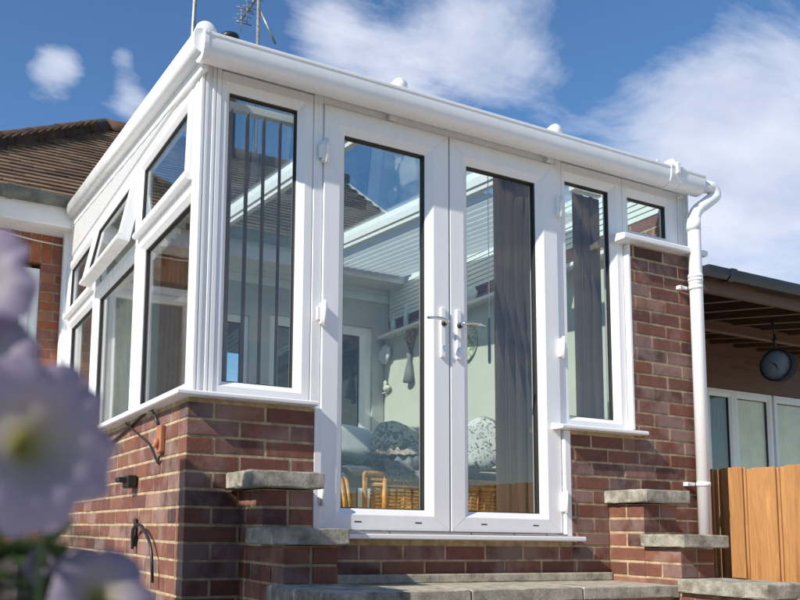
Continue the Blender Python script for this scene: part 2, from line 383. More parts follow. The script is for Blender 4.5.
bm=NB(); cbox(bm,.08,2.85,.06,3.06,.06,.12); ob('floor',bm,FLOOR,CON)
# corner posts with flutes
def post(bm,x0,x1,y0,y1,z0,z1,flip=False):
    w=x1-x0
    def fl(t0,t1): return t0,t1
    gr=[(.12,.22),(.34,.58),(.70,.80)]
    pts=[(x0,y0)]
    for a,b in gr:
        e=.015
        pts+=[(x0+w*a,y0),(x0+w*(a+.03),y0+.007),(x0+w*(b-.03),y0+.007),(x0+w*b,y0)]
    pts+=[(x1,y0),(x1,y1),(x0,y1)]
    h=y1-y0
    for a,b in reversed(gr):
        pts+=[(x0,y0+h*b),(x0+.005,y0+h*(b-.03)),(x0+.005,y0+h*(a+.03)),(x0,y0+h*a)]
    prism(bm,pts,'z',z0,z1)
bm=NB(); post(bm,.026,.112,.026,.112,.676,2.075); ob('corner_post',bm,UP,CON)
bm=NB(); post(bm,2.862,2.948,.026,.112,1.73,2.075); ob('corner_post',bm,UP,CON)
bm=NB(); cbox(bm,-.004,.06,2.93,3.058,.676,2.43,.006,2); cbox(bm,-.012,.03,2.96,3.03,.70,2.45,.006,2); ob('wall_post',bm,UP,CON)
# sills
def sill(parent,pts_front,prof,closed_ends=True,side=None):
    bm=NB()
    # path: list of functions giving (x,y) for outward offset d
    rings=[[bm.verts.new(V((*f(d),z))) for d,z in prof] for f in pts_front]
    n=len(prof)
    for i in range(len(rings)-1):
        for k in range(n): bm.faces.new((rings[i][k],rings[i][(k+1)%n],rings[i+1][(k+1)%n],rings[i+1][k]))
    bm.faces.new(rings[0]); bm.faces.new(rings[-1])
    return ob('sill',bm,UP,parent)
sp=[(-.12,.679),(-.028,.678),(.0,.673),(.048,.667),(.056,.665),(.060,.660),(.060,.650),(.056,.6465),(.046,.6455),(-.12,.6455)]
sill(CON,[lambda d:(-d,3.06),lambda d:(-d,-d),lambda d:(.552,-d)],sp)
s3=[(d,z) for d,z in sp]
bm=NB(); prism(bm,[(-d,z) for d,z in s3],'x',1.895,2.48); ob('sill',bm,UP,CON)
s4=[(-.12,1.735),(-.028,1.733),(.0,1.728),(.048,1.721),(.056,1.719),(.060,1.713),(.060,1.694),(.056,1.690),(.046,1.6885),(-.12,1.6885)]
bm=NB(); prism(bm,[(-d,z) for d,z in s4],'x',2.35,2.985); ob('sill',bm,UP,CON)
# front windows
window(CON,FR,(.114,.552,.679,2.066),(.042,.072,.05,.083))
window(CON,FR,(1.998,2.432,.679,2.066),(.04,.083,.046,.09))
window(CON,FR,(2.434,2.860,1.735,2.066),(.056,.075,.052,.09))
# door frame
bm=NB()
cbox(bm,.554,.601,.028,.10,.13,2.072,.003); cbox(bm,1.957,1.996,.028,.10,.13,2.072,.003); cbox(bm,.6012,1.9568,.030,.10,2.036,2.072,.002)
cbox(bm,1.9965,2.0,.03,.10,.13,.6785); cbox(bm,2.4335,2.450,-.001,.1,.679,1.688,.002)
cbox(bm,.5635,.5985,-.0,.0275,.1175,.6445,.002); cbox(bm,1.960,1.9985,.0,.0275,.1175,.6445,.002)
ob('door_frame',bm,UP,CON)
bm=NB(); cbox(bm,.56,2.03,-.062,.10,.094,.1165,.005,2); th=ob('door_sill',bm,UP,CON)
bm=NB(); cbox(bm,.600,1.958,-.012,.09,.117,.1275,.003); ob('threshold_strip',bm,ALU,th)
for x in (.66,.93,1.37,1.62,1.82):
    bm=NB(); cbox(bm,x,x+.004,-.0135,-.0125,.118,.127); ob('joint_mark',bm,GAP,th)
PDoor=[(0,-.055),(0,.008),(.02,.011),(.70,.011),(.75,.008),(.95,-.006),(1,-.010),(1,-.055)]
MIT=mat('mitre_line',(.55,.55,.56),.6)
def door(u0,u1,wl,wr,hside):
    d=window(CON,FR,(u0,u1,.1305,2.031),(wl,wr,.094,.114),PDoor,'door',h=-.030,gh=-.010)
    # hinges on the outer edge
    xh=u0-.002 if hside<0 else u1+.002
    for zc in (.285,1.062,1.80):
        bm=NB()
        cbox(bm,xh-.016,xh+.016,-.006,.021,zc-.048,zc+.048,.006,3)
        cbox(bm,xh-(.030 if hside<0 else -.004),xh+(-.004 if hside<0 else .030),.002,.021,zc-.030,zc+.030,.003,2)
        tube(bm,[(xh,-.009,zc-.056),(xh,-.009,zc+.056)],.0085,12)
        ob('hinge',bm,UP,d)
    # drain slots
    for x in (u0+.17,u1-.19):
        bm=NB(); cbox(bm,x,x+.035,.0184,.0196,.164,.170); ob('drain_slot',bm,GAP,d)
    # mitre joints: hairline grooves at the corners of the leaf
    for (cx,cz,dx,dz) in ((u0,.1305,wl,.094),(u1,.1305,-wr,.094),(u0,2.031,wl,-.114),(u1,2.031,-wr,-.114)):
        bm=NB(); a=V((cx+dx*.04,.0186,cz+dz*.04)); b=V((cx+dx*.70,.0186,cz+dz*.70)); n=(b-a).normalized().cross(V((0,1,0)))*.0006
        vs=[bm.verts.new(q) for q in (a-n,a+n,b+n,b-n)]; bm.faces.new(vs)
        ob('mitre_joint',bm,MIT,d,norm=False)
    return d
dl=door(.603,1.276,.112,.124,-1)
dr=door(1.2835,1.955,.112,.127,1)
def handle(d,xc,dirn):
    y=.019
    bm=NB(); cbox(bm,xc-.015,xc+.015,y-.012,y,.935,1.178,.006,3); h=ob('handle',bm,UP,d)
    bm=NB(); lathe(bm,[(.013,0),(.013,.012),(.010,.016)],(xc,y-.012,1.098),V((0,-1,0)),20); ob('handle_rose',bm,BLK,d)
    bm=NB(); pts=fillet([(xc,y-.02,1.10),(xc,y-.052,1.10),(xc+dirn*.05,y-.056,1.108),(xc+dirn*.118,y-.054,1.103)],.02)
    tube(bm,pts,[.008]*4+[.0085]*(len(pts)-7)+[.008,.0075,.006],12); ob('lever',bm,CHR,d)
    bm=NB(); lathe(bm,[(.0085,0),(.0085,.004),(.006,.005)],(xc,y-.012,.985),V((0,-1,0)),16); cbox(bm,xc-.003,xc+.003,y-.0165,y-.012,.970,.985); ob('lock_cylinder',bm,CHR,d)
handle(dl,1.235,-1); handle(dr,1.325,1)
bm=NB(); cbox(bm,1.2765,1.2830,.035,.08,.131,2.031); ob('door_gap_backing',bm,GAP,CON)  # black backing strip, paints the shade in the gap between the leaves
# side windows (three bays) with opening top vents
bays=[(.114,1.018,.045,.10),(1.020,2.028,.07,.07),(2.030,2.930,.075,.075)]
for i,(a,b,wa,wb) in enumerate(bays):
    window(CON,SD,(a,b,.679,1.575),(wa,wb,.052,.05))
    # outer frame of the vent opening
    bm=NB(); ring(bm,SD,(a,b,1.577,2.030),(.04,.04,.035,.035),[(0,-.06),(0,-.003),(.08,0),(.8,0),(.9,-.01),(1,-.03),(1,-.06)]); ob('window_frame',bm,UP,CON)
    # sash hinged on its top edge
    ang=math.radians((1.2,11.5,1.0)[i])
    top=2.006; O=V((.026,0,top)); Vd=V((-math.sin(ang),0,math.cos(ang))); Vd=V((math.sin(ang),0,math.cos(ang))); N=V((-math.cos(ang),0,math.sin(ang)))
    Bs=Basis(O,(0,1,0),Vd,N)
    v=window(CON,Bs,(a+.022,b-.022,-.402,.0),(.068,.068,.072,.058),PS,'vent_sash',h=-.016,gh=-.004)
    bm=NB()
    c=[Bs.p(a+.02,-.372,.008),Bs.p(a+.02,-.376,.015),Bs.p(a+.02,-.386,.020),Bs.p(a+.02,-.398,.020),Bs.p(a+.02,-.405,.014),Bs.p(a+.02,-.405,-.02),Bs.p(a+.02,-.395,-.02)]
    c2=[q+V((0,b-a-.04,0)) for q in c]; A=[bm.verts.new(q) for q in c]; C=[bm.verts.new(q) for q in c2]; bm.faces.new(A); bm.faces.new(C)
    for k in range(7): bm.faces.new((A[k],A[(k+1)%7],C[(k+1)%7],C[k]))
    ob('drip_bar',bm,UP,v)
    if i==1:
        bm=NB()
        q0=Bs.p(b-.06,-.37,-.05); cbox(bm,q0.x-.006,q0.x+.006,q0.y-.2,q0.y,q0.z-.006,q0.z+.006,.002)
        ob('stay_bar',bm,GALV,v)
        for yy in (a+.06,b-.06):
            bm=NB(); p=Bs.p(yy,-.20,-.05); tube(bm,[p,(.055,yy,1.63),(.06,yy,1.615)],.005,8); p=Bs.p(yy,-.36,-.05); tube(bm,[p,(.05,yy,1.72)],.004,8); ob('stay_arm',bm,GALV,v)
        bm=NB(); p=Bs.p((a+b)/2,-.36,-.05); tube(bm,fillet([p,p+V((.03,0,0)),p+V((.035,.09,.0))],.012),.008,10)
        ob('vent_handle',bm,GALV,v)
# ribbed infill between window head and verge
bm=NB()
zv=lambda y:2.055+.087*y
cbox(bm,.028,.075,.112,2.93,2.0305,2.048,.0)
for i in range(13):
    z=2.048+i*.0205
    ys=max(.112,(z+.0205-zv(0)+.005)/.087-.12)
    if ys<2.85: prism(bm,[(.024,z+.0005),(.0165,z+.005),(.0165,z+.0155),(.024,z+.0200),(.05,z+.0205),(.05,z+.0005)],'y',ys,2.93)
ob('cladding',bm,UP,CON,label='white ribbed cladding wedge under the verge')
# verge trim
bm=NB()
n=32
def verge(y): return 2.108+.087*y
ringsA=[]
for y in (-.07,2.78):
    zc=verge(y); pr=[]
    for k in range(n):
        a=2*PI*k/n; ca,sa=math.cos(a),math.sin(a); pr.append(V((.002+.050*math.copysign(abs(ca)**.55,ca),y,zc+.010+.052*math.copysign(abs(sa)**.75,sa))))
    ringsA.append([bm.verts.new(p) for p in pr])
for k in range(n):
    f=bm.faces.new((ringsA[0][k],ringsA[0][(k+1)%n],ringsA[1][(k+1)%n],ringsA[1][k])); f.smooth=True
bm.faces.new(ringsA[0]); bm.faces.new(ringsA[1])
vs=prism(bm,[(.03,0),(.07,0),(.07,.0001),(.03,.0001)],'y',0,1); bmesh.ops.delete(bm,geom=vs,context='VERTS')
ob('verge_trim',bm,UP,CON)
bm=NB()
A=[[bm.verts.new(V((x,y,verge(y)+q))) for x,q in ((.010,-.088),(.034,-.088),(.034,.02),(.010,.02))] for y in (-.02,2.80)]
bm.faces.new(A[0]); bm.faces.new(A[1])
for k in range(4): bm.faces.new((A[0][k],A[0][(k+1)%4],A[1][(k+1)%4],A[1][k]))
ob('verge_board',bm,UP,CON)
bm=NB(); bm.faces.new([bm.verts.new(V(p)) for p in ((.045,.10,2.045),(.045,2.95,2.045),(.045,2.95,2.36),(.045,.10,2.115))]); bmesh.ops.solidify(bm,geom=list(bm.faces),thickness=.006); ob('infill_panel',bm,UP,CON)
# roof: glazing bars, sheets and rib caps
bars=(.0,.95,1.90,2.87)
for x in bars[1:]:
    bm=NB(); y0,y1=.0,3.05
    for (dx,za,zb) in ((.03,-.045,.03),(.018,-.075,-.045),(.022,.03,.045)):
        A=[];  
        for y in (y0,y1):
            zz=verge(y)+.0; A.append([bm.verts.new(V((x+sx*dx,y,zz+q))) for sx,q in ((-1,za),(1,za),(1,zb),(-1,zb))])
        bm.faces.new(A[0]); bm.faces.new(A[1])
        for k in range(4): bm.faces.new((A[0][k],A[0][(k+1)%4],A[1][(k+1)%4],A[1][k]))
    ob('glazing_bar',bm,UP,CON)
def sheet(x0,x1,y0,y1,dz,th,m,name):
    bm=NB(); A=[[bm.verts.new(V((x,y,verge(y)+dz+q))) for x,q in ((x0,0),(x1,0),(x1,th),(x0,th))] for y in (y0,y1)]
    bm.faces.new(A[0]); bm.faces.new(A[1])
    for k in range(4): bm.faces.new((A[0][k],A[0][(k+1)%4],A[1][(k+1)%4],A[1][k]))
    return ob(name,bm,m,CON)
RG=glass_mat('roof_glass',(.84,.90,.92),.05)
sheet(.06,.918,-.02,3.05,-.005,.006,RG,'roof_pane'); sheet(.982,1.868,-.02,3.05,-.005,.006,RG,'roof_pane'); sheet(1.932,2.84,-.02,3.05,-.005,.006,RG,'roof_pane')
# pleated roof blind under the right-hand bay
bm=NB()
x=1.935; k=0
prev=None
while x<2.80:
    z=-.052-(.012 if k%2 else 0)
    cur=[bm.verts.new(V((x,y,verge(y)+z))) for y in (.62,2.95)]
    if prev:
        bm.faces.new((prev[0],prev[1],cur[1],cur[0]))
    prev=cur; x+=.035; k+=1
ob('roof_blind',bm,mat('pleated_blind_fabric',(.86,.87,.84),.9,.03,3,trans=.62),CON)
# eaves beam and gutter
bm=NB(); cbox(bm,.05,2.93,.012,.075,2.0745,2.14,.003); ob('eaves_beam',bm,UP,CON)
gp=[(.012,2.0735),(-.004,2.056),(-.020,2.041),(-.040,2.030),(-.060,2.027),(-.079,2.031),(-.094,2.043),(-.104,2.061),(-.109,2.082),(-.110,2.103),(-.110,2.118),(-.113,2.121),(-.113,2.131),(-.108,2.136),(-.060,2.138),(.012,2.142)]
bm=NB(); prism(bm,gp,'x',-.005,2.93); g=ob('gutter',bm,UP,CON)
for p in g.data.polygons: p.use_smooth=len(p.vertices)==4
g.data.set_sharp_from_angle(angle=math.radians(28)) if hasattr(g.data,'set_sharp_from_angle') else None
def gsec(name,x0,x1,o,lab=None):
    cy=-.052; cz=2.078
    q=[(cy+(y-cy)*(1+o),cz+(z-cz)*(1+o)) for y,z in gp]
    bm=NB(); prism(bm,q,'x',x0,x1); r=ob(name,bm,UP,g); return r
gsec('end_cap',-.014,.004,.05)
gsec('gutter_union',2.655,2.672,.09);gsec('gutter_union',2.672,2.735,.045);gsec('gutter_union',2.735,2.752,.09)
bm=NB(); cbox(bm,2.69,2.715,-.126,-.10,2.09,2.156,.004,2); ob('clip',bm,UP,g)
# rafter end caps peeping over the gutter
for x,s in ((.012,1.35),(.955,1.12),(1.895,1.12),(2.74,1.1)):
    bm=NB(); c=V((x,-.050,2.150 if x<.1 else 2.162))
    prof=[(.034*s,-.05),(.034*s,.0),(.030*s,.012),(.018*s,.020),(.0,.023)]
    lathe(bm,prof,c+V((0,-.0,.012*s)),V((0,-1,.1)),22)
    cbox(bm,x-.026*s,x+.026*s,-.05,.03,2.12,2.188+.02*(s-.95),.008,3)
    ob('rafter_end_cap',bm,UP,CON)
# downpipe
bm=NB()
path=fillet([(2.915,-.060,2.084),(3.035,-.066,2.098),(3.062,-.066,2.052),(2.886,-.056,1.925),(2.883,-.054,-.2)],.06,10)
tube(bm,path,.0345,24); 
dp=ob('downpipe',bm,UP,CON)
bm=NB(); tube(bm,[(2.88,-.060,2.082),(2.955,-.062,2.087)],.041,24); ob('pipe_socket',bm,UP,dp)
bm=NB(); tube(bm,[(2.884,-.054,1.885),(2.884,-.054,1.82)],.0385,24)
ob('pipe_socket',bm,UP,dp)
bm=NB()
for z in (1.555,1.535,): tube(bm,[(2.884,-.054,z-.006),(2.884,-.054,z+.006)],.0395,24)
tube(bm,[(2.884,-.054,1.49),(2.884,-.054,1.57)],.037,24); ob('pipe_collar',bm,UP,dp)
for z in (1.492,.405):
    bm=NB(); tube(bm,[(2.884,-.054,z-.011),(2.884,-.054,z+.011)],.0375,24); cbox(bm,2.795,2.85,-.03,-.018,z-.009,z+.009,.003); cbox(bm,2.79,2.82,-.03,.0,z-.011,z+.011,.003)
    tube(bm,[(2.808,-.034,z),(2.808,-.03,z)],.005,8)
    ob('pipe_clip',bm,UP,dp)
# little plaster bead along the wall foot
bm=NB(); cbox(bm,.48,2.24,-.022,.0,-.098,-.058,.006,2); ob('damp_fillet',bm,STD,CON)

# ================================================================== HOUSE
HW=3.07
HO=thing('house',(4.5,5,-.75),'brick bungalow with brown tiled hipped roof behind the conservatory','house')
bm=NB()
bricks(bm,'x',HW,D,[(-1.13,.0,-11,9),(-.152,.0,9,29),(-1.13,-.952,9,29)],1,.06,.06+H)
# soldier course over the window
a=-1.13
while a<-.0:
    one_brick(bm,'x',HW,D,a+MJ/2,min(a+.075-MJ/2,.0),29*CH+MJ/2,29*CH+.215,.001); a+=.075
cbox(bm,-1.126,-.002,HW+.005,HW+.098,-.78,.635,mi=1); cbox(bm,-.150,-.002,HW+.005,HW+.098,.6,2.27,mi=1); cbox(bm,-1.126,-.952,HW+.005,HW+.098,.6,2.27,mi=1); cbox(bm,-.96,-.14,HW+.005,HW+.098,2.045,2.27,mi=1)
bricks(bm,'y',-1.13,D,[(HW+D+.01,6.6,-11,32)],1,0,H); cbox(bm,-1.125,-1.03,HW+D,6.6,-.78,2.27,mi=1)
ob('wall',bm,[BRH,MOH],HO)
# back wall inside the conservatory and beyond
bm=NB(); cbox(bm,0.0,1.02,HW,HW+.1,-.7,2.34); cbox(bm,1.02,1.50,HW,HW+.1,-.7,.95); cbox(bm,1.02,1.50,HW,HW+.1,1.86,2.34); cbox(bm,1.50,1.68,HW,HW+.1,-.7,2.34); cbox(bm,1.68,2.66,HW,HW+.1,1.90,2.34); cbox(bm,2.66,2.9,HW,HW+.1,-.7,2.34)
ob('rendered_wall',bm,WOODCL,HO)
bm=NB()
for i in range(4):
    z=2.13+i*.075; prism(bm,[(HW-.004,z),(HW-.016,z+.002),(HW-.006,z+.073),(HW-.004,z+.073)],'x',.1,2.82)
ob('cladding',bm,CLAD,HO)
bm=NB(); bricks(bm,'y',2.93,-D,[(HW+D+.01,6.6,-11,32)],1,0,H); cbox(bm,2.83,2.925,HW+.1,6.6,-.78,2.4,mi=1); ob('wall',bm,[BRH,MOH],HO)
Hb=Basis((0,HW+.02,0),(1,0,0),(0,0,1),(0,-1,0))
DK=mat('dark_room',(.05,.055,.06),.9)
def hwin(r,w,name='window'):
    o=window(HO,Hb,r,w,PF,name)
    bm=NB(); cbox(bm,r[0],r[1],HW+.5,HW+.52,r[2]-.3,r[3]+.3); ob('net_curtain' ,bm,CUR if name=='window' else BLG,o)
    return o
w1=hwin((-.952,-.152,.66,2.0),(.07,.07,.07,.07))
bm=NB(); ring(bm,Hb,(-.88,-.225,.73,1.93),(.06,.06,.06,.06),PS); ob('sash',bm,UP,w1)
hwin((1.02,1.50,.95,1.86),(.06,.06,.06,.06)); hwin((1.68,2.66,.10,1.90),(.09,.11,.12,.08),'back_door')
# roof: hip at left end
ev=(-1.22,2.72); ez=2.44; sl=.75; ry=4.84; rz=ez+sl*(ry-2.72); rx0=-1.22+(ry-2.72)*.87; rx1=3.34
bm=NB()
def P(x,y): return V((x,y,ez+sl*(y-2.72)))
base=[V((-1.22,2.72,ez)),V((rx1,2.72,ez)),V((rx1,ry,rz)),V((rx0,ry,rz)),V((-1.22,2*ry-2.72,ez)),V((rx1,2*ry-2.72,ez))]
bv=[bm.verts.new(p-V((0,0,.03))) for p in base]
for q in ((0,1,2,3),(0,3,4),(3,2,5,4),(0,1,5,4),(1,2,5)): bm.faces.new([bv[i] for i in q]).material_index=1
# plain tiles on the front slope (overlapping little slabs)
def tiles(orig,U,W,n,width,length,clip,tw=.165,tg=.10):
    rows=int(length/tg)
    for r in range(rows):
        off=(tw/2 if r%2 else 0)
        k=-1
        while k*tw+off<width:
            u=k*tw+off; s=r*tg
            cu=u+tw/2; k+=1
            if not clip(cu,s): continue
            jj=random.uniform(-.003,.003); lf=random.uniform(0,.004)
            p=orig+U*(u+.002)+W*(s+jj); q=U*(tw-.004); l=W*(tg+.05)
            t=n*(.012+lf); dn=n*(-.006)
            vs=[bm.verts.new(x) for x in (p+t,p+q+t,p+q+l+dn,p+l+dn,p+dn,p+q+dn)]
            bm.faces.new((vs[0],vs[1],vs[2],vs[3])); bm.faces.new((vs[4],vs[5],vs[1],vs[0])); bm.faces.new((vs[0],vs[3],vs[4])); bm.faces.new((vs[1],vs[5],vs[2]))
Wd=V((0,1,sl)).normalized(); L=math.hypot(ry-2.72,rz-ez)
tiles(V((-1.22,2.70,ez-.01)),V((1,0,0)),Wd,V((0,-sl,1)).normalized(),4.6,L,lambda u,s:u>s*Wd.y*.87-.05 and u<4.5)
hl=V((0,-1,0)); Wl=V((rx0+1.22,0,rz-ez)).normalized()
tiles(V((-1.23,2*ry-2.72,ez-.01)),V((0,-1,0)),Wl,V((-(rz-ez),0,rx0+1.22)).normalized(),2*(ry-2.72),(V((rx0+1.22,0,rz-ez))).length,lambda u,s:(u>s*Wl.x*1.14-.05 and u<2*(ry-2.72)-s*Wl.x*1.14+.05))
rf=ob('roof',bm,[TILE,RT],HO,norm=False)
bm=NB()
def ridgeline(a,b,r=.085):
    a,b=V(a),V(b); d=(b-a); n=int(d.length/.42); 
    for i in range(n):
        p=a+d*(i/n); q=a+d*((i+1)/n+.004)
        tube(bm,[p+V((0,0,.002*(i%2))),q],[r,r*.93],14,True)
ridgeline((-1.24,2.70,ez+.0),(rx0,ry,rz+.02)); ridgeline((rx0,ry,rz+.02),(rx1,ry,rz+.02)); ridgeline((-1.24,2*ry-2.70,ez),(rx0,ry,rz+.02))
ob('ridge_tile',bm,RT,HO)
bm=NB(); cbox(bm,-1.2,rx1,2.80,2.86,2.245,2.42,.003); cbox(bm,-1.2,-1.16,2.86,6.9,2.245,2.42); cbox(bm,-1.17,rx1,2.86,HW+.02,2.255,2.275); ob('fascia',bm,FAS,HO)
bm=NB(); 
gq=[(2.80,2.452),(2.80,2.40),(2.775,2.375),(2.735,2.375),(2.705,2.40),(2.695,2.445),(2.705,2.452)]
prism(bm,gq,'x',-1.25,rx1)
for x in (-1.0,-.45,.3): prism(bm,[(2.802,2.456),(2.802,2.398),(2.777,2.370),(2.733,2.370),(2.700,2.397),(2.690,2.45)],'x',x,x+.04)
ob('gutter',bm,DGY,HO)
bm=NB(); A=[[bm.verts.new(V((x,y,ez+sl*(y-2.72)+q))) for x,q in ((3.335,-.16),(3.36,-.16),(3.36,.012),(3.335,.012))] for y in (2.70,ry)]
bm.faces.new(A[0]); bm.faces.new(A[1])
for k in range(4): bm.faces.new((A[0][k],A[0][(k+1)%4],A[1][(k+1)%4],A[1][k]))
ob('barge_board',bm,FAS,HO)
bm=NB(); lathe(bm,[(.10,-3.0),(.10,0),(.125,.01),(.125,.07),(.09,.08),(.09,.14),(.12,.15),(.12,.2),(.02,.21)],(2.33,6.0,5.93),n=20); ob('flue',bm,BLK,HO)
# aerials
t=thing('tv_aerial',(2.72,6.,4.3),'television aerial with short rods and a reflector arm behind the gutter','aerial','aerials on the house roof')
bm=NB(); tube(bm,[(2.72,6,3.1),(2.70,6,6.9)],.022,10); ob('mast',bm,GALV,t)
bm=NB(); tube(bm,[(2.705,5.5,6.80),(2.705,6.6,6.80)],.012,8)
for i in range(12):
    y=5.5+i*.1; h=.10
    tube(bm,[(2.705-h,y,6.80),(2.705+h,y,6.80)],.006,6)
    if i%2: tube(bm,[(2.705,y,6.80-.16),(2.705,y,6.80+.16)],.006,6)
for dz in (-.1,.1): tube(bm,[(2.60,6.5,6.80+dz),(2.81,6.5,6.80+dz)],.010,6)
ob('antenna_rods',bm,GALV,t)
bm=NB(); tube(bm,[(2.72,6,6.6),(2.90,5.9,6.15)],.014,8); cbox(bm,2.60,2.72,5.95,6.05,6.02,6.10,.01); ob('arm',bm,GALV,t)
t=thing('tv_aerial',(1.85,6.,4.3),'plain slim aerial pole rising behind the left corner of the roof','aerial','aerials on the house roof')
bm=NB(); tube(bm,[(1.80,6,3.1),(1.86,6,6.0),(1.90,6,7.4)],.026,10); ob('mast',bm,GALV,t)
bm=NB(); tube(bm,[(1.5,6,7.35),(2.3,6,7.35)],.012,8)
for i in range(8): tube(bm,[(1.5+i*.11,5.8,7.35),(1.5+i*.11,6.2,7.35)],.006,6)
ob('antenna_rods',bm,BRUST,t)
# cable on the house wall
bm=NB(); tube(bm,[(-1.1,HW-.008,2.262),(-.75,HW-.008,2.225),(-.449,HW-.008,2.225),(-.2,HW-.009,2.20),(.0,HW-.008,2.19)],.006,8)
ob('wall_cable',bm,FAS,loc=(0,HW,2.2),label='pale cable sagging across the house bricks above the small window',cat='cable')

# ================================================================== STEP WALLS
def cheek(x0,x1,px0,px1,label,extra):
    t=thing('step_wall',((x0+x1)/2,-.4,-.75),label,'step wall','stepped brick walls beside the door steps')
    bm=NB()
    def pier(ya,yb,r1):
        # left face, front face, right face with alternating bond
        r0=-11
        for r in range(r0,r1):
            z0=r*CH+MJ/2; z1=(r+1)*CH-MJ/2
            if r%2:
                one_brick(bm,'x',ya,D,px0,(px0+px1)/2-MJ/2,z0,z1); one_brick(bm,'x',ya,D,(px0+px1)/2+MJ/2,px1,z0,z1)
                s=ya+D+MJ
            else:
                one_brick(bm,'y',px0,D,ya,min(ya+.2175,yb),z0,z1); one_brick(bm,'x',ya,D,px0+D+MJ,px1-D*.0,z0,z1)
                s=ya+.225
            for f,dd in ((px0,D),(px1,-D)):
                q=s if (f==px0 or r%2) else ya+D+MJ
                while q<yb-.02:
                    e=min(q+(.2175 if r%2==0 else .2175),yb); one_brick(bm,'y',f,dd,q,e,z0,z1); q+=.225
        cbox(bm,px0+.003,px1-.003,ya+.003,yb,-.78,r1*CH-.001,mi=1)
    pier(-.222,-.001,4); pier(-.430,-.2225,1); pier(-.83,-.4305,-1)
    ob('brick_pier',bm,[BR,MO],t)
    def slab(ya,yb,z0,z1,a=x0,b=x1):
        bm=NB(); vs=cbox(bm,a,b,ya,yb,z0,z1,.006,2)
        bmesh.ops.subdivide_edges(bm,edges=[e for e in bm.edges if e.calc_length()>.1],cuts=7,use_grid_fill=True)
        for v in bm.verts: v.co+=V((random.uniform(-1,1),random.uniform(-1,1),random.uniform(-1,1)))*.0016
        ob('coping_slab',bm,ST,t)
    slab(-.268,.0-.002,.286,.350); slab(-.474,-.2245,.0745,.134); slab(-.875,-.432,-.128,-.066)
    return t
cheek(.168,.478,.235,.452,'stepped brick wall with stone caps left of the doors, mostly in shade','l')
cheek(2.212,2.520,2.243,2.470,'sunlit stepped brick wall with stone caps beside the white downpipe','r')
# landing and steps
t=thing('door_steps',(1.35,-.5,-.75),'worn stone landing with brick riser in front of the double doors','steps')
bm=NB()
for a,b in ((.478,1.06),(1.066,1.65),(1.656,2.241)):
    cbox(bm,a,b,-.42,-.001,-.152,-.098,.005,2)
bmesh.ops.subdivide_edges(bm,edges=[e for e in bm.edges if e.calc_length()>.1],cuts=6,use_grid_fill=True)
for v in bm.verts: v.co.z+=random.uniform(-.001,.001); v.co.y+=random.uniform(-.0015,.0015)
ob('landing_slab',bm,STD,t)
bm=NB(); bricks(bm,'x',-.39,D,[(.455,2.24,-11,-3)],1,.03,.03+H); cbox(bm,.456,2.239,-.385,-.01,-.78,-.154,mi=1); ob('brick_riser',bm,[BR,MO],t)
bm=NB(); cbox(bm,.30,2.40,-1.25,-.876,-.36,-.31,.006,2); cbox(bm,.35,2.35,-1.22,-.84,-.75,-.36); cbox(bm,.32,2.38,-1.65,-1.25,-.56,-.51,.006,2); cbox(bm,.36,2.34,-1.62,-1.24,-.75,-.56)
ob('lower_step',bm,STD,t)
# ================================================================== GROUND
bm=NB(); s=400; bm.faces.new([bm.verts.new(V(p)) for p in ((-s,-s,-.75),(s,-s,-.75),(s,s,-.75),(-s,s,-.75))]); ob('ground',bm,GRASS,kind='structure')
bm=NB(); bm.faces.new([bm.verts.new(V(p)) for p in ((-7,-7.5,-.746),(11,-7.5,-.746),(11,3.0,-.746),(-7,3.0,-.746))]); ob('patio',bm,mat('patio_concrete',(.68,.65,.60),.9,.06,4,.5,50),kind='structure')
# ================================================================== FENCES
def fence(name,label,x,y0,y1,z0,z1,m,face=-1,pitch=.19,axis='y',group=None,seed=1):
    rd=random.Random(seed)
    t=thing(name,(x,y0,z0) if axis=='y' else (y0,x,z0),label,'fence',group)
    bm=NB(); y=y1
    i=0
    def box(a0,a1,d0,d1,za,zb,b=.003):
        if axis=='y': cbox(bm,min(d0,d1),max(d0,d1),a0,a1,za,zb,b)
        else: cbox(bm,a0,a1,min(d0,d1),max(d0,d1),za,zb,b)
    while y>y0:
        w=pitch*rd.uniform(.93,1.05); zt=z1+rd.uniform(-.006,.006)
        # back board then front board overlapping it
        box(y-w*1.0,y-.004,x+.001*rd.random(),x+.016,z0,zt-.004)
        box(y-w*.94,y-w*.22,x+face*.018,x+face*.002,z0,zt,.004)
        y-=w; i+=1
    ob('fence_boards',bm,m,t)
    bm=NB()
    bm.free()
    for z in (z0+.2,z1-.18):
        bm=NB(); box(y0,y1,x+.018,x+.055,z,z+.07); ob('rail',bm,m,t)
    k=y0
    while k<y1:
        bm=NB(); box(k,k+.08,x+.0185,x+.10,z0,z1+.0); ob('post',bm,m,t); k+=1.83
    return t
fence('garden_fence','orange timber board fence standing to the right of the white downpipe',3.12,-8.0,.60,-.75,.503,FEN)
fence('garden_fence','grey brown board fence closing the far end of the garden',-8.0,-7.,3.28,-.75,.9,FEND,face=1,axis='x',seed=4)
fence('added_shade_panel','unseen brown board panel added to shade the front left corner of the conservatory',-1.2,-2.4,-.2,-.75,1.30,FEND,seed=9)  # unseen panel, added to cast the shadow on the front left corner
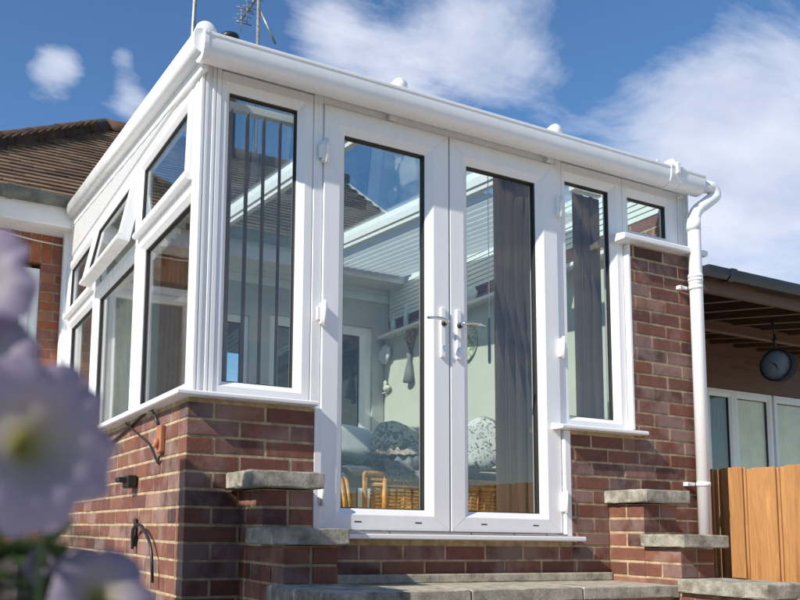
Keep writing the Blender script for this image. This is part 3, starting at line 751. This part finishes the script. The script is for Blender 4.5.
# ================================================================== NEIGHBOUR
NEI=thing('veranda',(5.8,1.5,-.75),'neighbouring timber veranda with dark beams and black gutter','veranda')
vz=lambda y:2.10+.16*(y-1.0)
bm=NB(); 
x=4.28
A=[[bm.verts.new(V((x,y,vz(y)+q))) for x,q in ((4.25,0),(9.5,0),(9.5,.03),(4.25,.03))] for y in (.98,3.6)]
bm.faces.new(A[0]); bm.faces.new(A[1])
for k in range(4): bm.faces.new((A[0][k],A[0][(k+1)%4],A[1][(k+1)%4],A[1][k]))
ob('ceiling_deck',bm,DECK,NEI)
i=0
x=4.34
while x<9.4:
    bm=NB(); A=[[bm.verts.new(V((xx,y,vz(y)+q))) for xx,q in ((x,-.16),(x+.055,-.16),(x+.055,-.001),(x,-.001))] for y in (1.06,3.5)]
    bm.faces.new(A[0]); bm.faces.new(A[1])
    for k in range(4): bm.faces.new((A[0][k],A[0][(k+1)%4],A[1][(k+1)%4],A[1][k]))
    ob('rafter',bm,BEAM,NEI); x+=.40
bm=NB(); cbox(bm,4.27,9.5,1.0,1.055,1.95,2.098,.004); ob('edge_beam',bm,BEAMX,NEI)
bm=NB(); cbox(bm,4.27,9.5,2.0,2.06,2.02,2.12,.004); ob('cross_beam',bm,BEAMX,NEI)
bm=NB(); prism(bm,[(.998,2.11),(.998,2.06),(.97,2.035),(.92,2.03),(.89,2.055),(.885,2.105),(.90,2.11)],'x',4.22,9.6)
for x in (4.45,5.9,7.4): prism(bm,[(.999,2.115),(.999,2.055),(.97,2.028),(.92,2.022),(.882,2.052),(.878,2.11)],'x',x,x+.06)
ob('gutter',bm,BLK,NEI)
for x in (8.9,):
    bm=NB(); cbox(bm,x,x+.09,1.0,1.05,-.75,1.95,.004); ob('veranda_post',bm,BEAM,NEI)
NH=thing('neighbouring_house',(8,4,-.75),'neighbouring house with white framed windows under the veranda','house')
bm=NB(); cbox(bm,6.5,12,3.205,3.4,-.75,.30); cbox(bm,4.3,6.5,3.205,3.4,-.75,1.80); ob('wall',bm,mat('cream_render',(.5,.42,.3),.85,.1,4),NH)
Nb=Basis((0,3.2,0),(1,0,0),(0,0,1),(0,-1,0))
CRM=mat('cream_blind_cloth',(.92,.80,.56),.8,.06,5)
for (a,b,m) in ((6.52,7.02,CRM),(7.06,7.52,BLG),(7.52,8.18,CRM),(8.22,8.95,CRM),(8.95,9.9,CRM)):
    w=window(NH,Nb,(a,b,.30,1.795),(.075,.075,.07,.085),PF,gl=GLD)
    bm=NB()
    k=a+.06
    while k<b-.05: cbox(bm,k,k+.055,3.262,3.268+.004*(int(k*100)%2),.33,1.72); k+=.057
    ob('blind',bm,m,w)
bm=NB(); cbox(bm,4.3,12,3.19,3.4,1.80,2.6); ob('timber_panel',bm,BEAMX,NH)
# clock hanging from the veranda
t=thing('hanging_clock',(5.66,1.40,1.59),'round grey dial in a deep black case hanging under the veranda','clock')
ax=V((-.97,-.10,0)).normalized(); c=V((5.66,1.40,1.59))
bm=NB(); lathe(bm,[(.10,-.10),(.134,-.09),(.138,-.01),(.138,.012),(.127,.016),(.124,.008),(.124,-.005),(.0,-.005)],c,ax,36); ob('case',bm,mat('matt_black_case',(.02,.02,.022),.85,spec=.2),t)
bm=NB(); lathe(bm,[(.123,-.004),(.123,.004),(.0,.0045)],c,ax,36); ob('dial',bm,mat('grey_dial',(.30,.31,.32),.95,.05,spec=.1),t)
bm=NB(); rt=ax.cross(V((0,0,1))).normalized()
for i in range(60):
    a=2*PI*i/60; r0=.102 if i%5==0 else .112; dvec=rt*math.sin(a)+V((0,0,1))*math.cos(a)
    p=c+ax*.0052+dvec*((r0+.118)/2); w=.0022 if i%5==0 else .001
    sd=ax.cross(dvec)*w; hh=dvec*((.118-r0)/2)
    bm.faces.new([bm.verts.new(q) for q in (p-sd-hh,p+sd-hh,p+sd+hh,p-sd+hh)])
for a,l,w in ((.9,.085,.004),(3.6,.06,.006)):
    dvec=rt*math.sin(a)+V((0,0,1))*math.cos(a); sd=ax.cross(dvec)*w; p=c+ax*.007
    bm.faces.new([bm.verts.new(q) for q in (p-sd-dvec*.02,p+sd-dvec*.02,p+sd*.3+dvec*l,p-sd*.3+dvec*l)])
ob('hands',bm,BLK,t,norm=False)
bm=NB(); tube(bm,[c+V((0,0,.14)),c+V((0,0,.27))],.01,8); tube(bm,[c+V((0,0,.26)),V((5.66,1.42,2.0))],.008,8); tube(bm,[c+V((0,0,.20)),c+V((0,0,.23))],.02,12); ob('hanger',bm,BLK,t)

# ================================================================== BLINDS
def blind(label,slats,z0,z1,m,group='vertical blinds hanging behind the glass',w=.085):
    cx=sum(s[0] for s in slats)/len(slats); cy=slats[0][1]
    t=thing('vertical_blind',(cx,cy,z0),label,'blind',group)
    xs=[s[0] for s in slats]; ys=[s[1] for s in slats]
    bm=NB(); cbox(bm,min(xs)-.04,max(xs)+.04,min(ys)-.018,max(ys)+.018,z1+.01,z1+.045,.003); ob('headrail',bm,UP,t)
    for (x,y,a) in slats:
        bm=NB(); c,s_=math.cos(a),math.sin(a); n=8; rows=[]
        for zz in (z0,z1):
            rr=[]
            for k in range(n+1):
                q=(k/n-.5)*w; bow=.0035*(1-(2*k/n-1)**2)
                rr.append(bm.verts.new(V((x+c*q-s_*bow,y+s_*q+c*bow,zz))))
            rows.append(rr)
        for k in range(n):
            f=bm.faces.new((rows[0][k],rows[0][k+1],rows[1][k+1],rows[1][k])); f.smooth=True
        r=bmesh.ops.solidify(bm,geom=list(bm.faces),thickness=.0012)
        ob('slat',bm,m,t)
        
PI2=PI/2
blind('brown vertical slats turned edge-on behind the tall left window',[(.205+.080*i,.155,math.radians(83-2.5*i)) for i in range(6)],.70,1.955,BLV)
blind('dark brown slats bunched at the right edge of the right glazed door',[(1.700+.066*i,.165+.004*(i%2),math.radians(4+1.5*i)) for i in range(4)],.16,1.985,BLD)
blind('dark slats bunched in the middle of the narrow right window',[(2.235+.062*i,.16+.004*(i%2),math.radians(4+2*i)) for i in range(3)],.70,1.985,BLD)
blind('dark slats drawn across the near lower side window',[(.165,.20+.078*i,math.radians(16)) for i in range(10)],.70,1.55,BLD)
blind('pale cream slats drawn in the middle side window',[(.165,1.30+.078*i,math.radians(20)) for i in range(10)],.70,1.60,CUR)
t=thing('blind_cord',(1.62,.12,.9),'thin pull cord with a long weight inside the right door','cord')
bm=NB(); tube(bm,[(1.60,.13,1.985),(1.60,.13,1.20)],.0022,8); ob('cord',bm,UP,t)
bm=NB(); tube(bm,[(1.60,.13,1.20),(1.60,.13,1.19),(1.60,.13,.98),(1.60,.13,.965)],[.003,.007,.008,.004],10); ob('weight',bm,BLG,t)
# ================================================================== FURNITURE & ORNAMENTS
t=thing('rattan_sofa',(1.85,1.45,.12),'golden rattan sofa with dark patterned seat inside the conservatory','sofa')
x0,x1,y0,y1=1.20,2.68,.98,1.72; zf=.12
bm=NB()
for i in range(9):
    z=.225+i*.021; tube(bm,[(x0+.22,y0,z),(x1-.05,y0,z)],.0095,8)
for i in range(26): tube(bm,[(x0+.22+i*.053,y0-.006,.21),(x0+.235+i*.053,y0-.006,.41)],.006,6)
tube(bm,[(x0+.2,y0-.01,.43),(x1,y0-.01,.43)],.018,10); tube(bm,[(x0+.2,y0-.012,.395),(x1,y0-.012,.395)],.013,10)
ob('seat_apron',bm,RAT,t)
bm=NB()
for xx in (x0+.17,x0+.30): tube(bm,[(xx,y0-.02,.12),(xx,y0-.02,.44)],.015,10)
tube(bm,fillet([(x0+.17,y0-.02,.43),(x0+.17,y0-.02,.455),(x0+.30,y0-.02,.455),(x0+.30,y0-.02,.43)],.02),.015,10)
ob('leg_frame',bm,RAT,t)
for sgn,xa in ((-1,x0),(1,x1)):
    bm=NB()
    for o in (0,.03,.06):
        tube(bm,fillet([(xa+o*1.2,y0-.04,.13),(xa-.02+o*1.2,y0-.05,.33),(xa+.02+o,y0+.06,.47-o*.3),(xa+.03+o,y1,.52-o*.3)],.12,8),.013,10)
    tube(bm,fillet([(xa-.07,y0-.1,.42),(xa-.0,y0-.02,.52),(xa,y1,.58)],.1,8),.016,10)
    ob('armrest',bm,RAT,t)
bm=NB(); cbox(bm,x0+.06,x1-.02,y0+.01,y1-.1,.405,.50,.035,3); ob('seat_cushion',bm,NAVY,t)
bm=NB(); vs=cbox(bm,x0+.05,x1,y1-.14,y1+.02,.45,.62,.05,3); ob('back_cushion',bm,NAVY,t)
def cushion(label,c,sz,rot,m,seed):
    bm=NB(); blob(bm,c,sz[0],sz[1],sz[2],rot,.05,seed,pw=.62,sub=4); ob('cushion',bm,m,loc=(c[0],c[1],c[2]-sz[2]),label=label,cat='cushion')
def R3(x,y,z): return Matrix.Rotation(math.radians(z),3,'Z')@Matrix.Rotation(math.radians(x),3,'X')@Matrix.Rotation(math.radians(y),3,'Y')
cushion('large plain white cushion leaning at the left of the rattan sofa',(1.62,1.62,.685),(.27,.09,.12),R3(-18,6,10),CUW,1)
cushion('dark floral cushion in front of the plain white one',(1.90,1.44,.690),(.175,.08,.135),R3(-22,18,-8),FLD,2)
cushion('white cushion with brown flower print at the right end of the sofa',(2.50,1.36,.72),(.20,.08,.17),R3(-20,-28,-14),FLW,3)
# throws
def throw(name,label,cx,cy,w,d,ztop,drop,m,seed,fr=True):
    rd=random.Random(seed); bm=NB(); nx,ny=36,26; g=[]
    for i in range(nx+1):
        row=[]
        for j in range(ny+1):
            u=i/nx; v=j/ny; x=cx+(u-.5)*w; s=v*(d+drop)
            y=cy+d/2-s; z=ztop
            if y<cy-d/2: z-= (cy-d/2-y); y=cy-d/2-.012-.02*math.sin(u*17+seed)*min(1,(s-d)/.05)
            hgt=.020*math.sin(u*19+seed+v*5)*math.sin(v*13+seed)+.012*math.sin(u*43+v*21)+.03*math.exp(-((u-.5)**2)/.06)
            z+=abs(hgt) if s<d else hgt*.2
            row.append(bm.verts.new(V((x+.012*math.sin(v*9+seed),y,z))))
        g.append(row)
    for i in range(nx):
        for j in range(ny):
            f=bm.faces.new((g[i][j],g[i+1][j],g[i+1][j+1],g[i][j+1])); f.smooth=True
    bmesh.ops.solidify(bm,geom=list(bm.faces),thickness=.006)
    t=thing(name,(cx,cy,ztop),label,'throw'); ob('cloth',bm,m,t)
    if fr:
        bm=NB()
        for i in range(60):
            x=cx+(i/59-.5)*w; z=ztop-drop; y=cy-d/2-.018
            tube(bm,[(x,y,z+.01),(x+rd.uniform(-.01,.01),y-.01,z-.04),(x+rd.uniform(-.015,.015),y-.012,z-.075)],[.004,.0035,.002],5)
        ob('fringe',bm,m,t)
throw('blue_throw','fringed blue grey throw hanging over the front of the sofa seat',1.76,1.20,.50,.44,.53,.055,THROW,2)
throw('lace_throw','crumpled pinkish lace cloth heaped on the blue throw',1.84,1.26,.44,.28,.60,.01,LACE,5,False)
# things on the right inner wall (x=2.78)
t=thing('wall_plate',(2.775,1.93,1.45),'round painted plate hung on the pale green wall','plate')
bm=NB(); lathe(bm,[(.0,.0),(.13,.004),(.15,.018),(.152,.022),(.128,.014),(.0,.010)],(2.778,1.90,1.545),V((-1,-.1,0)),36); ob('plate',bm,FLP,t)
t=thing('dried_flowers',(2.76,2.5,1.3),'bunch of dried flowers tied with grey ribbon on the green wall','dried flowers')
bm=NB(); rd=random.Random(3)
for i in range(16):
    a=rd.uniform(-.5,.5); l=rd.uniform(.10,.2); p=V((2.765,2.63,1.60)); q=p+V((-.02*rd.random(),math.sin(a)*l,math.cos(a)*l))
    tube(bm,[p,q],.003,5); blob(bm,q,.011,.014,.02,None,.2,i,sub=1)
ob('flower_heads',bm,mat('dried_petals',(.42,.24,.06),.9,.4,60),t)
bm=NB()
lathe(bm,[(.028,0),(.016,-.05),(.04,-.16),(.055,-.24),(.03,-.245)],(2.755,2.63,1.60),n=14); ob('ribbon',bm,BLG,t)
bm=NB(); blob(bm,(2.745,3.0,1.66),.03,.10,.075,None,.25,4,sub=3); ob('shell_ornament',bm,CUW,loc=(2.745,3.0,1.6),label='white shell-like ornament below the ledge near the back corner',cat='ornament')
bm=NB(); blob(bm,(2.75,2.98,1.36),.02,.05,.03,None,.2,9,sub=2); blob(bm,(2.75,3.0,1.40),.015,.02,.035,None,.1,2,sub=2); tube(bm,[(2.765,2.97,1.33),(2.74,3.05,1.32)],.006,6); ob('bird_ornament',bm,CERA,loc=(2.75,2.98,1.3),label='small pale bird ornament low on the green wall',cat='ornament')
for i,(y,h,r,l) in enumerate(((2.86,.14,.025,'small clear bottle at the back end of the wall ledge'),(2.66,.20,.022,'taller thin bottle on the wall ledge'))):
    bm=NB(); lathe(bm,[(r,0),(r,h*.6),(r*.4,h*.75),(r*.4,h),(r*.2,h)],(2.74,y,1.829),n=16); ob('bottle',bm,mat('bottle_glass',(.5,.6,.62),.15,.05),loc=(2.74,y,1.829),label=l,cat='bottle',group='bottles on the wall ledge')
bm=NB(); blob(bm,(2.76,1.80,1.895),.03,.075,.055,None,.15,3,sub=3); ob('glass_ornament',bm,CUW,loc=(2.76,1.8,1.83),label='white glassy ornament standing on the ledge above the plate',cat='ornament')
# ================================================================== LITTLE THINGS ON THE SIDE WALL
t=thing('socket_box',(0,.35,.5),'terracotta coloured weatherproof box on the sunlit side wall','junction box')
bm=NB(); cbox(bm,-.022,.001,.290,.355,.445,.565,.006,2); ob('box',bm,TERR,t)
bm=NB(); lathe(bm,[(.020,0),(.020,.014),(.014,.019)],(-.022,.322,.485),V((-1,0,0)),18); ob('knob',bm,TERR,t)
bm=NB(); tube(bm,fillet([(-.008,1.35,.555),(-.010,.95,.60),(-.008,.55,.655),(-.02,.42,.64),(-.012,.355,.56)],.08),.006,8); tube(bm,fillet([(-.008,.95,.64),(-.008,.5,.5),(-.008,.36,.40),(-.012,.33,.43)],.05),.005,8)
ob('outdoor_cable',bm,BLK,loc=(0,.9,.5),label='black cable looping to the terracotta box under the side sill',cat='cable')
bm=NB(); cbox(bm,-.05,-.003,.70,.80,.31,.37,.008,2); cbox(bm,-.09,-.04,.72,.78,.335,.36,.005); ob('wall_bracket',bm,BLK,loc=(0,.75,.3),label='short black bracket fixed to the side bricks beside the flower',cat='bracket')
t=thing('hose_hook',(-.02,.6,.0),'black hook and curved hose on the lower side wall','hose hook')
bm=NB(); cbox(bm,-.015,-.003,.67,.70,.04,.17,.004); ob('plate',bm,BLK,t)
bm=NB(); tube(bm,fillet([(-.02,.68,.03),(-.03,.66,.12),(-.035,.5,.15),(-.03,.33,.05),(-.03,.30,-.10)],.12,8),.007,10); ob('hose',bm,BLK,t)
t=thing('trough_planter',(-.25,1.6,-.75),'black trough planter against the foot of the side wall','planter')
bm=NB(); cbox(bm,-.45,-.06,1.2,2.2,-.40,.0,.01,2); ob('trough',bm,BLK,t)
bm=NB(); cbox(bm,-.43,-.08,1.22,2.18,-.02,.005); ob('soil',bm,SOIL,t)
# ================================================================== CAMERA (fitted to the brick courses)
f_,cx_,cy_,yaw,pit,rol,X,Y,Z=844.96908,310.73647,430.59983,0.46071,0.11845,0.01559,-1.03447,-3.18449,0.12299
FQ=[f_,cx_,cy_,yaw,pit,rol,X,Y,Z]
fwv=V((math.sin(yaw)*math.cos(pit),math.cos(yaw)*math.cos(pit),math.sin(pit)))
r0=V((math.cos(yaw),-math.sin(yaw),0)); u0=r0.cross(fwv)
rt=r0*math.cos(rol)+u0*math.sin(rol); up=-r0*math.sin(rol)+u0*math.cos(rol)
cam=bpy.data.cameras.new('camera'); co=bpy.data.objects.new('camera',cam); COL.objects.link(co); S.camera=co
M=Matrix((rt,up,-fwv)).transposed().to_4x4(); M.translation=V((X,Y,Z)); co.matrix_world=M
cam.sensor_width=36; cam.sensor_fit='HORIZONTAL'; cam.lens=36*f_/800
cam.shift_x=(400-cx_)/800; cam.shift_y=(cy_-300)/800
cam.clip_start=.02; cam.clip_end=2000
cam.dof.use_dof=True; cam.dof.focus_distance=4.0; cam.dof.aperture_fstop=6.0
C0=V((X,Y,Z))
# ================================================================== PETUNIAS (close to the lens)
PT=mat('lilac_petal',(.62,.56,.78),.6,.12,14,trans=.35)
def petal_mat():
    m,nt=nm('petunia_petal'); out=node(nt,'ShaderNodeOutputMaterial'); b=node(nt,'ShaderNodeBsdfPrincipled',i_Roughness=.6)
    at=node(nt,'ShaderNodeAttribute',attribute_name='rad')
    r=ramp(nt,at.outputs['Fac'],[(0,(.15,.15,.03)),(.12,(.24,.23,.08)),(.30,(.29,.26,.23)),(.65,(.29,.25,.33)),(1,(.27,.23,.32))])
    lk(nt,r.outputs[0],b.inputs[0]); t=node(nt,'ShaderNodeBsdfTranslucent'); lk(nt,r.outputs[0],t.inputs[0]); mx=node(nt,'ShaderNodeMixShader',i_0=.4)
    lk(nt,b.outputs[0],mx.inputs[1]); lk(nt,t.outputs[0],mx.inputs[2]); lk(nt,mx.outputs[0],out.inputs[0]); return m
PM=petal_mat()
LEAF=mat('petunia_leaf',(.05,.085,.025),.55,.3,20,.3,60,trans=.3)
STEM=mat('green_stem',(.10,.15,.05),.6,.2,20)
def flower(parent,c,nrm,R,seed,spin=0.):
    rd=random.Random(seed); nrm=V(nrm).normalized(); a=V((0,0,1)); a=(a-nrm*a.dot(nrm)).normalized(); b=nrm.cross(a)
    bm=NB(); lay=bm.verts.layers.float.new('rad'); nr,na=14,80; G=[]
    for i in range(nr+1):
        t=i/nr; row=[]
        for k in range(na):
            th=2*PI*k/na+spin; lobe=1-.15*abs(math.cos(2.5*th))**5*t**2+.02*math.sin(9*th+seed)*t**3
            ruf=.04*math.sin(12*th+seed)*t**4+.03*math.sin(21*th+seed*2)*t**6
            r=R*(.004+.996*t)*lobe*(1+.02*math.sin(11*th)*t**4)
            h=-.55*R*(1-t)**2.2+ R*(.06*t-.22*t**3+ruf) + .03*R*math.cos(5*th)*t*t
            v=bm.verts.new(V(c)+(a*math.cos(th)+b*math.sin(th))*r+nrm*h); v[lay]=t; row.append(v)
        G.append(row)
    for i in range(nr):
        for k in range(na):
            f=bm.faces.new((G[i][k],G[i][(k+1)%na],G[i+1][(k+1)%na],G[i+1][k])); f.smooth=True
    return ob('flower',bm,PM,parent,norm=False)
def ray(u,v,d):
    dd=(fwv+rt*(u-cx_)/f_+up*(cy_-v)/f_); return C0+dd*d
def leaf(bm,p,d,w,l,seed):
    d=V(d).normalized(); s=d.cross(V((0,0,1))); s=s.normalized() if s.length>.1 else V((1,0,0)); n=s.cross(d)
    rows=[]
    for i in range(7):
        t=i/6; wd=w*math.sin(PI*min(1,t*.93+.04))**.8; cen=V(p)+d*l*t-V((0,0,1))*l*.25*t*t
        rows.append([bm.verts.new(cen+s*wd*q+n*(abs(q)*.3*wd)) for q in (-1,-.5,0,.5,1)])
    for i in range(6):
        for k in range(4):
            f=bm.faces.new((rows[i][k],rows[i][k+1],rows[i+1][k+1],rows[i+1][k])); f.smooth=True
base=ray(20,700,.46)
pl=thing('petunia_plant',(base.x,base.y,-.15),'out of focus lilac petunias with yellow throats close on the left','flowering plant')
tow=-fwv
flower(pl,ray(38,440,.40),(tow+rt*.9+up*.2),.045,1,.3)
flower(pl,ray(-22,366,.43),(tow+rt*.3+up*.5),.036,7,1.1)
flower(pl,ray(-32,276,.44),(tow+rt*.1+up*.3),.035,2,.9)
flower(pl,ray(104,592,.45),(tow*.6+up*.45+rt*.4),.030,3,.1)
flower(pl,ray(40,560,.50),(tow*.7+up*.4-rt*.3),.014,5,.6)
bm=NB(); rd=random.Random(11)
leaf(bm,ray(52,552,.45),(rt*.9+up*.55+fwv*.1),.007,.034,1)
for i in range(230):
    u=rd.uniform(-70,70); v=rd.uniform(500,700); 
    if u>20 and v<545: continue
    d=rd.uniform(.44,.60); p=ray(u,v,d); leaf(bm,p,(rt*rd.uniform(-1,1)+up*rd.uniform(-.2,1)+fwv*rd.uniform(-.8,.3)),rd.uniform(.006,.011),rd.uniform(.02,.038),i)
ob('leaf',bm,LEAF,pl,norm=False,kind='stuff')
bm=NB()
for u,v,d in ((38,440,.43),(-32,292,.45),(92,590,.455),(40,560,.51),(52,552,.45)):
    p=ray(u,v,d)+fwv*.02; q=V((base.x+rd.uniform(-.02,.02),base.y+rd.uniform(-.02,.02),-.14)); mid=(p+q)/2+fwv*.02
    tube(bm,[p,mid,q],.0018,8)
ob('stem',bm,STEM,pl)
t=thing('wooden_planter',(base.x-.1,base.y,-.75),'tall brown wooden planter holding the petunias','planter')
bm=NB(); cbox(bm,base.x-.30,base.x+.06,base.y-.12,base.y+.22,-.75,-.17,.006); ob('planter_box',bm,FEND,t)
bm=NB(); cbox(bm,base.x-.28,base.x+.04,base.y-.10,base.y+.20,-.172,-.155); ob('soil',bm,SOIL,t)
# ================================================================== LIGHT
sd=V((1.33,.31,-1.0)).normalized()      # direction the sunlight travels
L=bpy.data.lights.new('sun','SUN'); L.energy=4.0; L.angle=math.radians(.5); L.color=(1,.93,.82)
lo=bpy.data.objects.new('sun',L); COL.objects.link(lo); lo.rotation_euler=sd.to_track_quat('-Z','Y').to_euler(); lo.location=(-5,-3,6)
W=bpy.data.worlds.new('World'); S.world=W; W.use_nodes=True; nt=W.node_tree; nt.nodes.clear()
out=node(nt,'ShaderNodeOutputWorld'); bg=node(nt,'ShaderNodeBackground',i_Strength=.095)
sky=node(nt,'ShaderNodeTexSky'); sky.sky_type='NISHITA'; sky.sun_disc=False
sky.sun_elevation=math.asin(-sd.z); sky.sun_rotation=math.atan2(-sd.x,-sd.y); sky.altitude=50; sky.air_density=1.; sky.dust_density=.05; sky.ozone_density=4.5
tc=node(nt,'ShaderNodeTexCoord'); sep=node(nt,'ShaderNodeSeparateXYZ'); lk(nt,tc.outputs['Generated'],sep.inputs[0])
za=node(nt,'ShaderNodeMath',operation='ADD'); lk(nt,sep.outputs[2],za.inputs[0]); za.inputs[1].default_value=.22
zm=node(nt,'ShaderNodeMath',operation='MAXIMUM'); lk(nt,za.outputs[0],zm.inputs[0]); zm.inputs[1].default_value=.06
dx=node(nt,'ShaderNodeMath',operation='DIVIDE'); lk(nt,sep.outputs[0],dx.inputs[0]); lk(nt,zm.outputs[0],dx.inputs[1])
dy=node(nt,'ShaderNodeMath',operation='DIVIDE'); lk(nt,sep.outputs[1],dy.inputs[0]); lk(nt,zm.outputs[0],dy.inputs[1])
cb=node(nt,'ShaderNodeCombineXYZ'); lk(nt,dx.outputs[0],cb.inputs[0]); lk(nt,dy.outputs[0],cb.inputs[1])
mp=node(nt,'ShaderNodeMapping'); lk(nt,cb.outputs[0],mp.inputs[0]); mp.inputs['Location'].default_value=(3.1,1.4,0); mp.inputs['Rotation'].default_value=(0,0,.5); mp.inputs['Scale'].default_value=(.8,1.25,1)
n1=node(nt,'ShaderNodeTexNoise',i_Scale=2.6,i_Detail=12,i_Roughness=.62,i_Distortion=.5); lk(nt,mp.outputs[0],n1.inputs[0])
n1b=node(nt,'ShaderNodeTexNoise',i_Scale=9,i_Detail=10,i_Roughness=.6); lk(nt,mp.outputs[0],n1b.inputs[0])
nf=node(nt,'ShaderNodeMath',operation='MULTIPLY_ADD'); lk(nt,n1b.outputs[0],nf.inputs[0]); nf.inputs[1].default_value=.2; nf.inputs[2].default_value=-.10
na=node(nt,'ShaderNodeMath',operation='ADD'); lk(nt,n1.outputs[0],na.inputs[0]); lk(nt,nf.outputs[0],na.inputs[1])
val=na.outputs[0]
# cloud masses sit in these directions of the sky
def dirv(u,v): return (fwv+rt*(u-cx_)/f_+up*(cy_-v)/f_).normalized()
for (u,v,tight,amt) in ((770,130,80,.22),(690,190,200,.14),(800,60,400,.08),(335,48,900,.23),(400,78,900,.17),(300,40,1500,.08),(48,70,2600,.26),(66,64,3000,.2),(124,56,4500,.30),(134,98,2600,.30),(450,55,500,.12),(540,70,250,.13),(470,30,400,.06),(760,250,250,.16),(660,100,500,.14),(100,60,60,-.12),(230,10,90,-.10),(610,80,300,-.10),(600,30,300,-.06),(760,225,900,-.10)):
    dp_=node(nt,'ShaderNodeVectorMath',operation='DOT_PRODUCT'); lk(nt,tc.outputs['Generated'],dp_.inputs[0]); dp_.inputs[1].default_value=dirv(u,v)
    a1=node(nt,'ShaderNodeMath',operation='SUBTRACT'); lk(nt,dp_.outputs['Value'],a1.inputs[0]); a1.inputs[1].default_value=1
    a2=node(nt,'ShaderNodeMath',operation='MULTIPLY'); lk(nt,a1.outputs[0],a2.inputs[0]); a2.inputs[1].default_value=tight
    a3=node(nt,'ShaderNodeMath',operation='EXPONENT'); lk(nt,a2.outputs[0],a3.inputs[0])
    a4=node(nt,'ShaderNodeMath',operation='MULTIPLY_ADD'); lk(nt,a3.outputs[0],a4.inputs[0]); a4.inputs[1].default_value=amt; lk(nt,val,a4.inputs[2]); val=a4.outputs[0]
cr=ramp(nt,val,[(.52,0.),(.60,.30),(.68,.66),(.80,.92)])
n4=node(nt,'ShaderNodeTexNoise',i_Scale=5,i_Detail=6); lk(nt,mp.outputs[0],n4.inputs[0])
cc=ramp(nt,n4.outputs[0],[(.3,(4.0,4.5,5.8)),(.7,(6.0,6.3,7.2))])
hs=node(nt,'ShaderNodeHueSaturation',i_Saturation=1.10,i_Value=1.08); lk(nt,sky.outputs[0],hs.inputs['Color'])
mx=node(nt,'ShaderNodeMixRGB'); lk(nt,cr.outputs[0],mx.inputs[0]); lk(nt,hs.outputs[0],mx.inputs[1]); lk(nt,cc.outputs[0],mx.inputs[2])
lk(nt,mx.outputs[0],bg.inputs[0]); lk(nt,bg.outputs[0],out.inputs[0])
S.view_settings.view_transform='Standard'; S.view_settings.look='None'; S.view_settings.gamma=1; S.view_settings.exposure=.60; S.view_settings.use_curve_mapping=False
S.render.engine='CYCLES'; S.cycles.max_bounces=12; S.cycles.transparent_max_bounces=24; S.cycles.glossy_bounces=4; S.cycles.diffuse_bounces=4
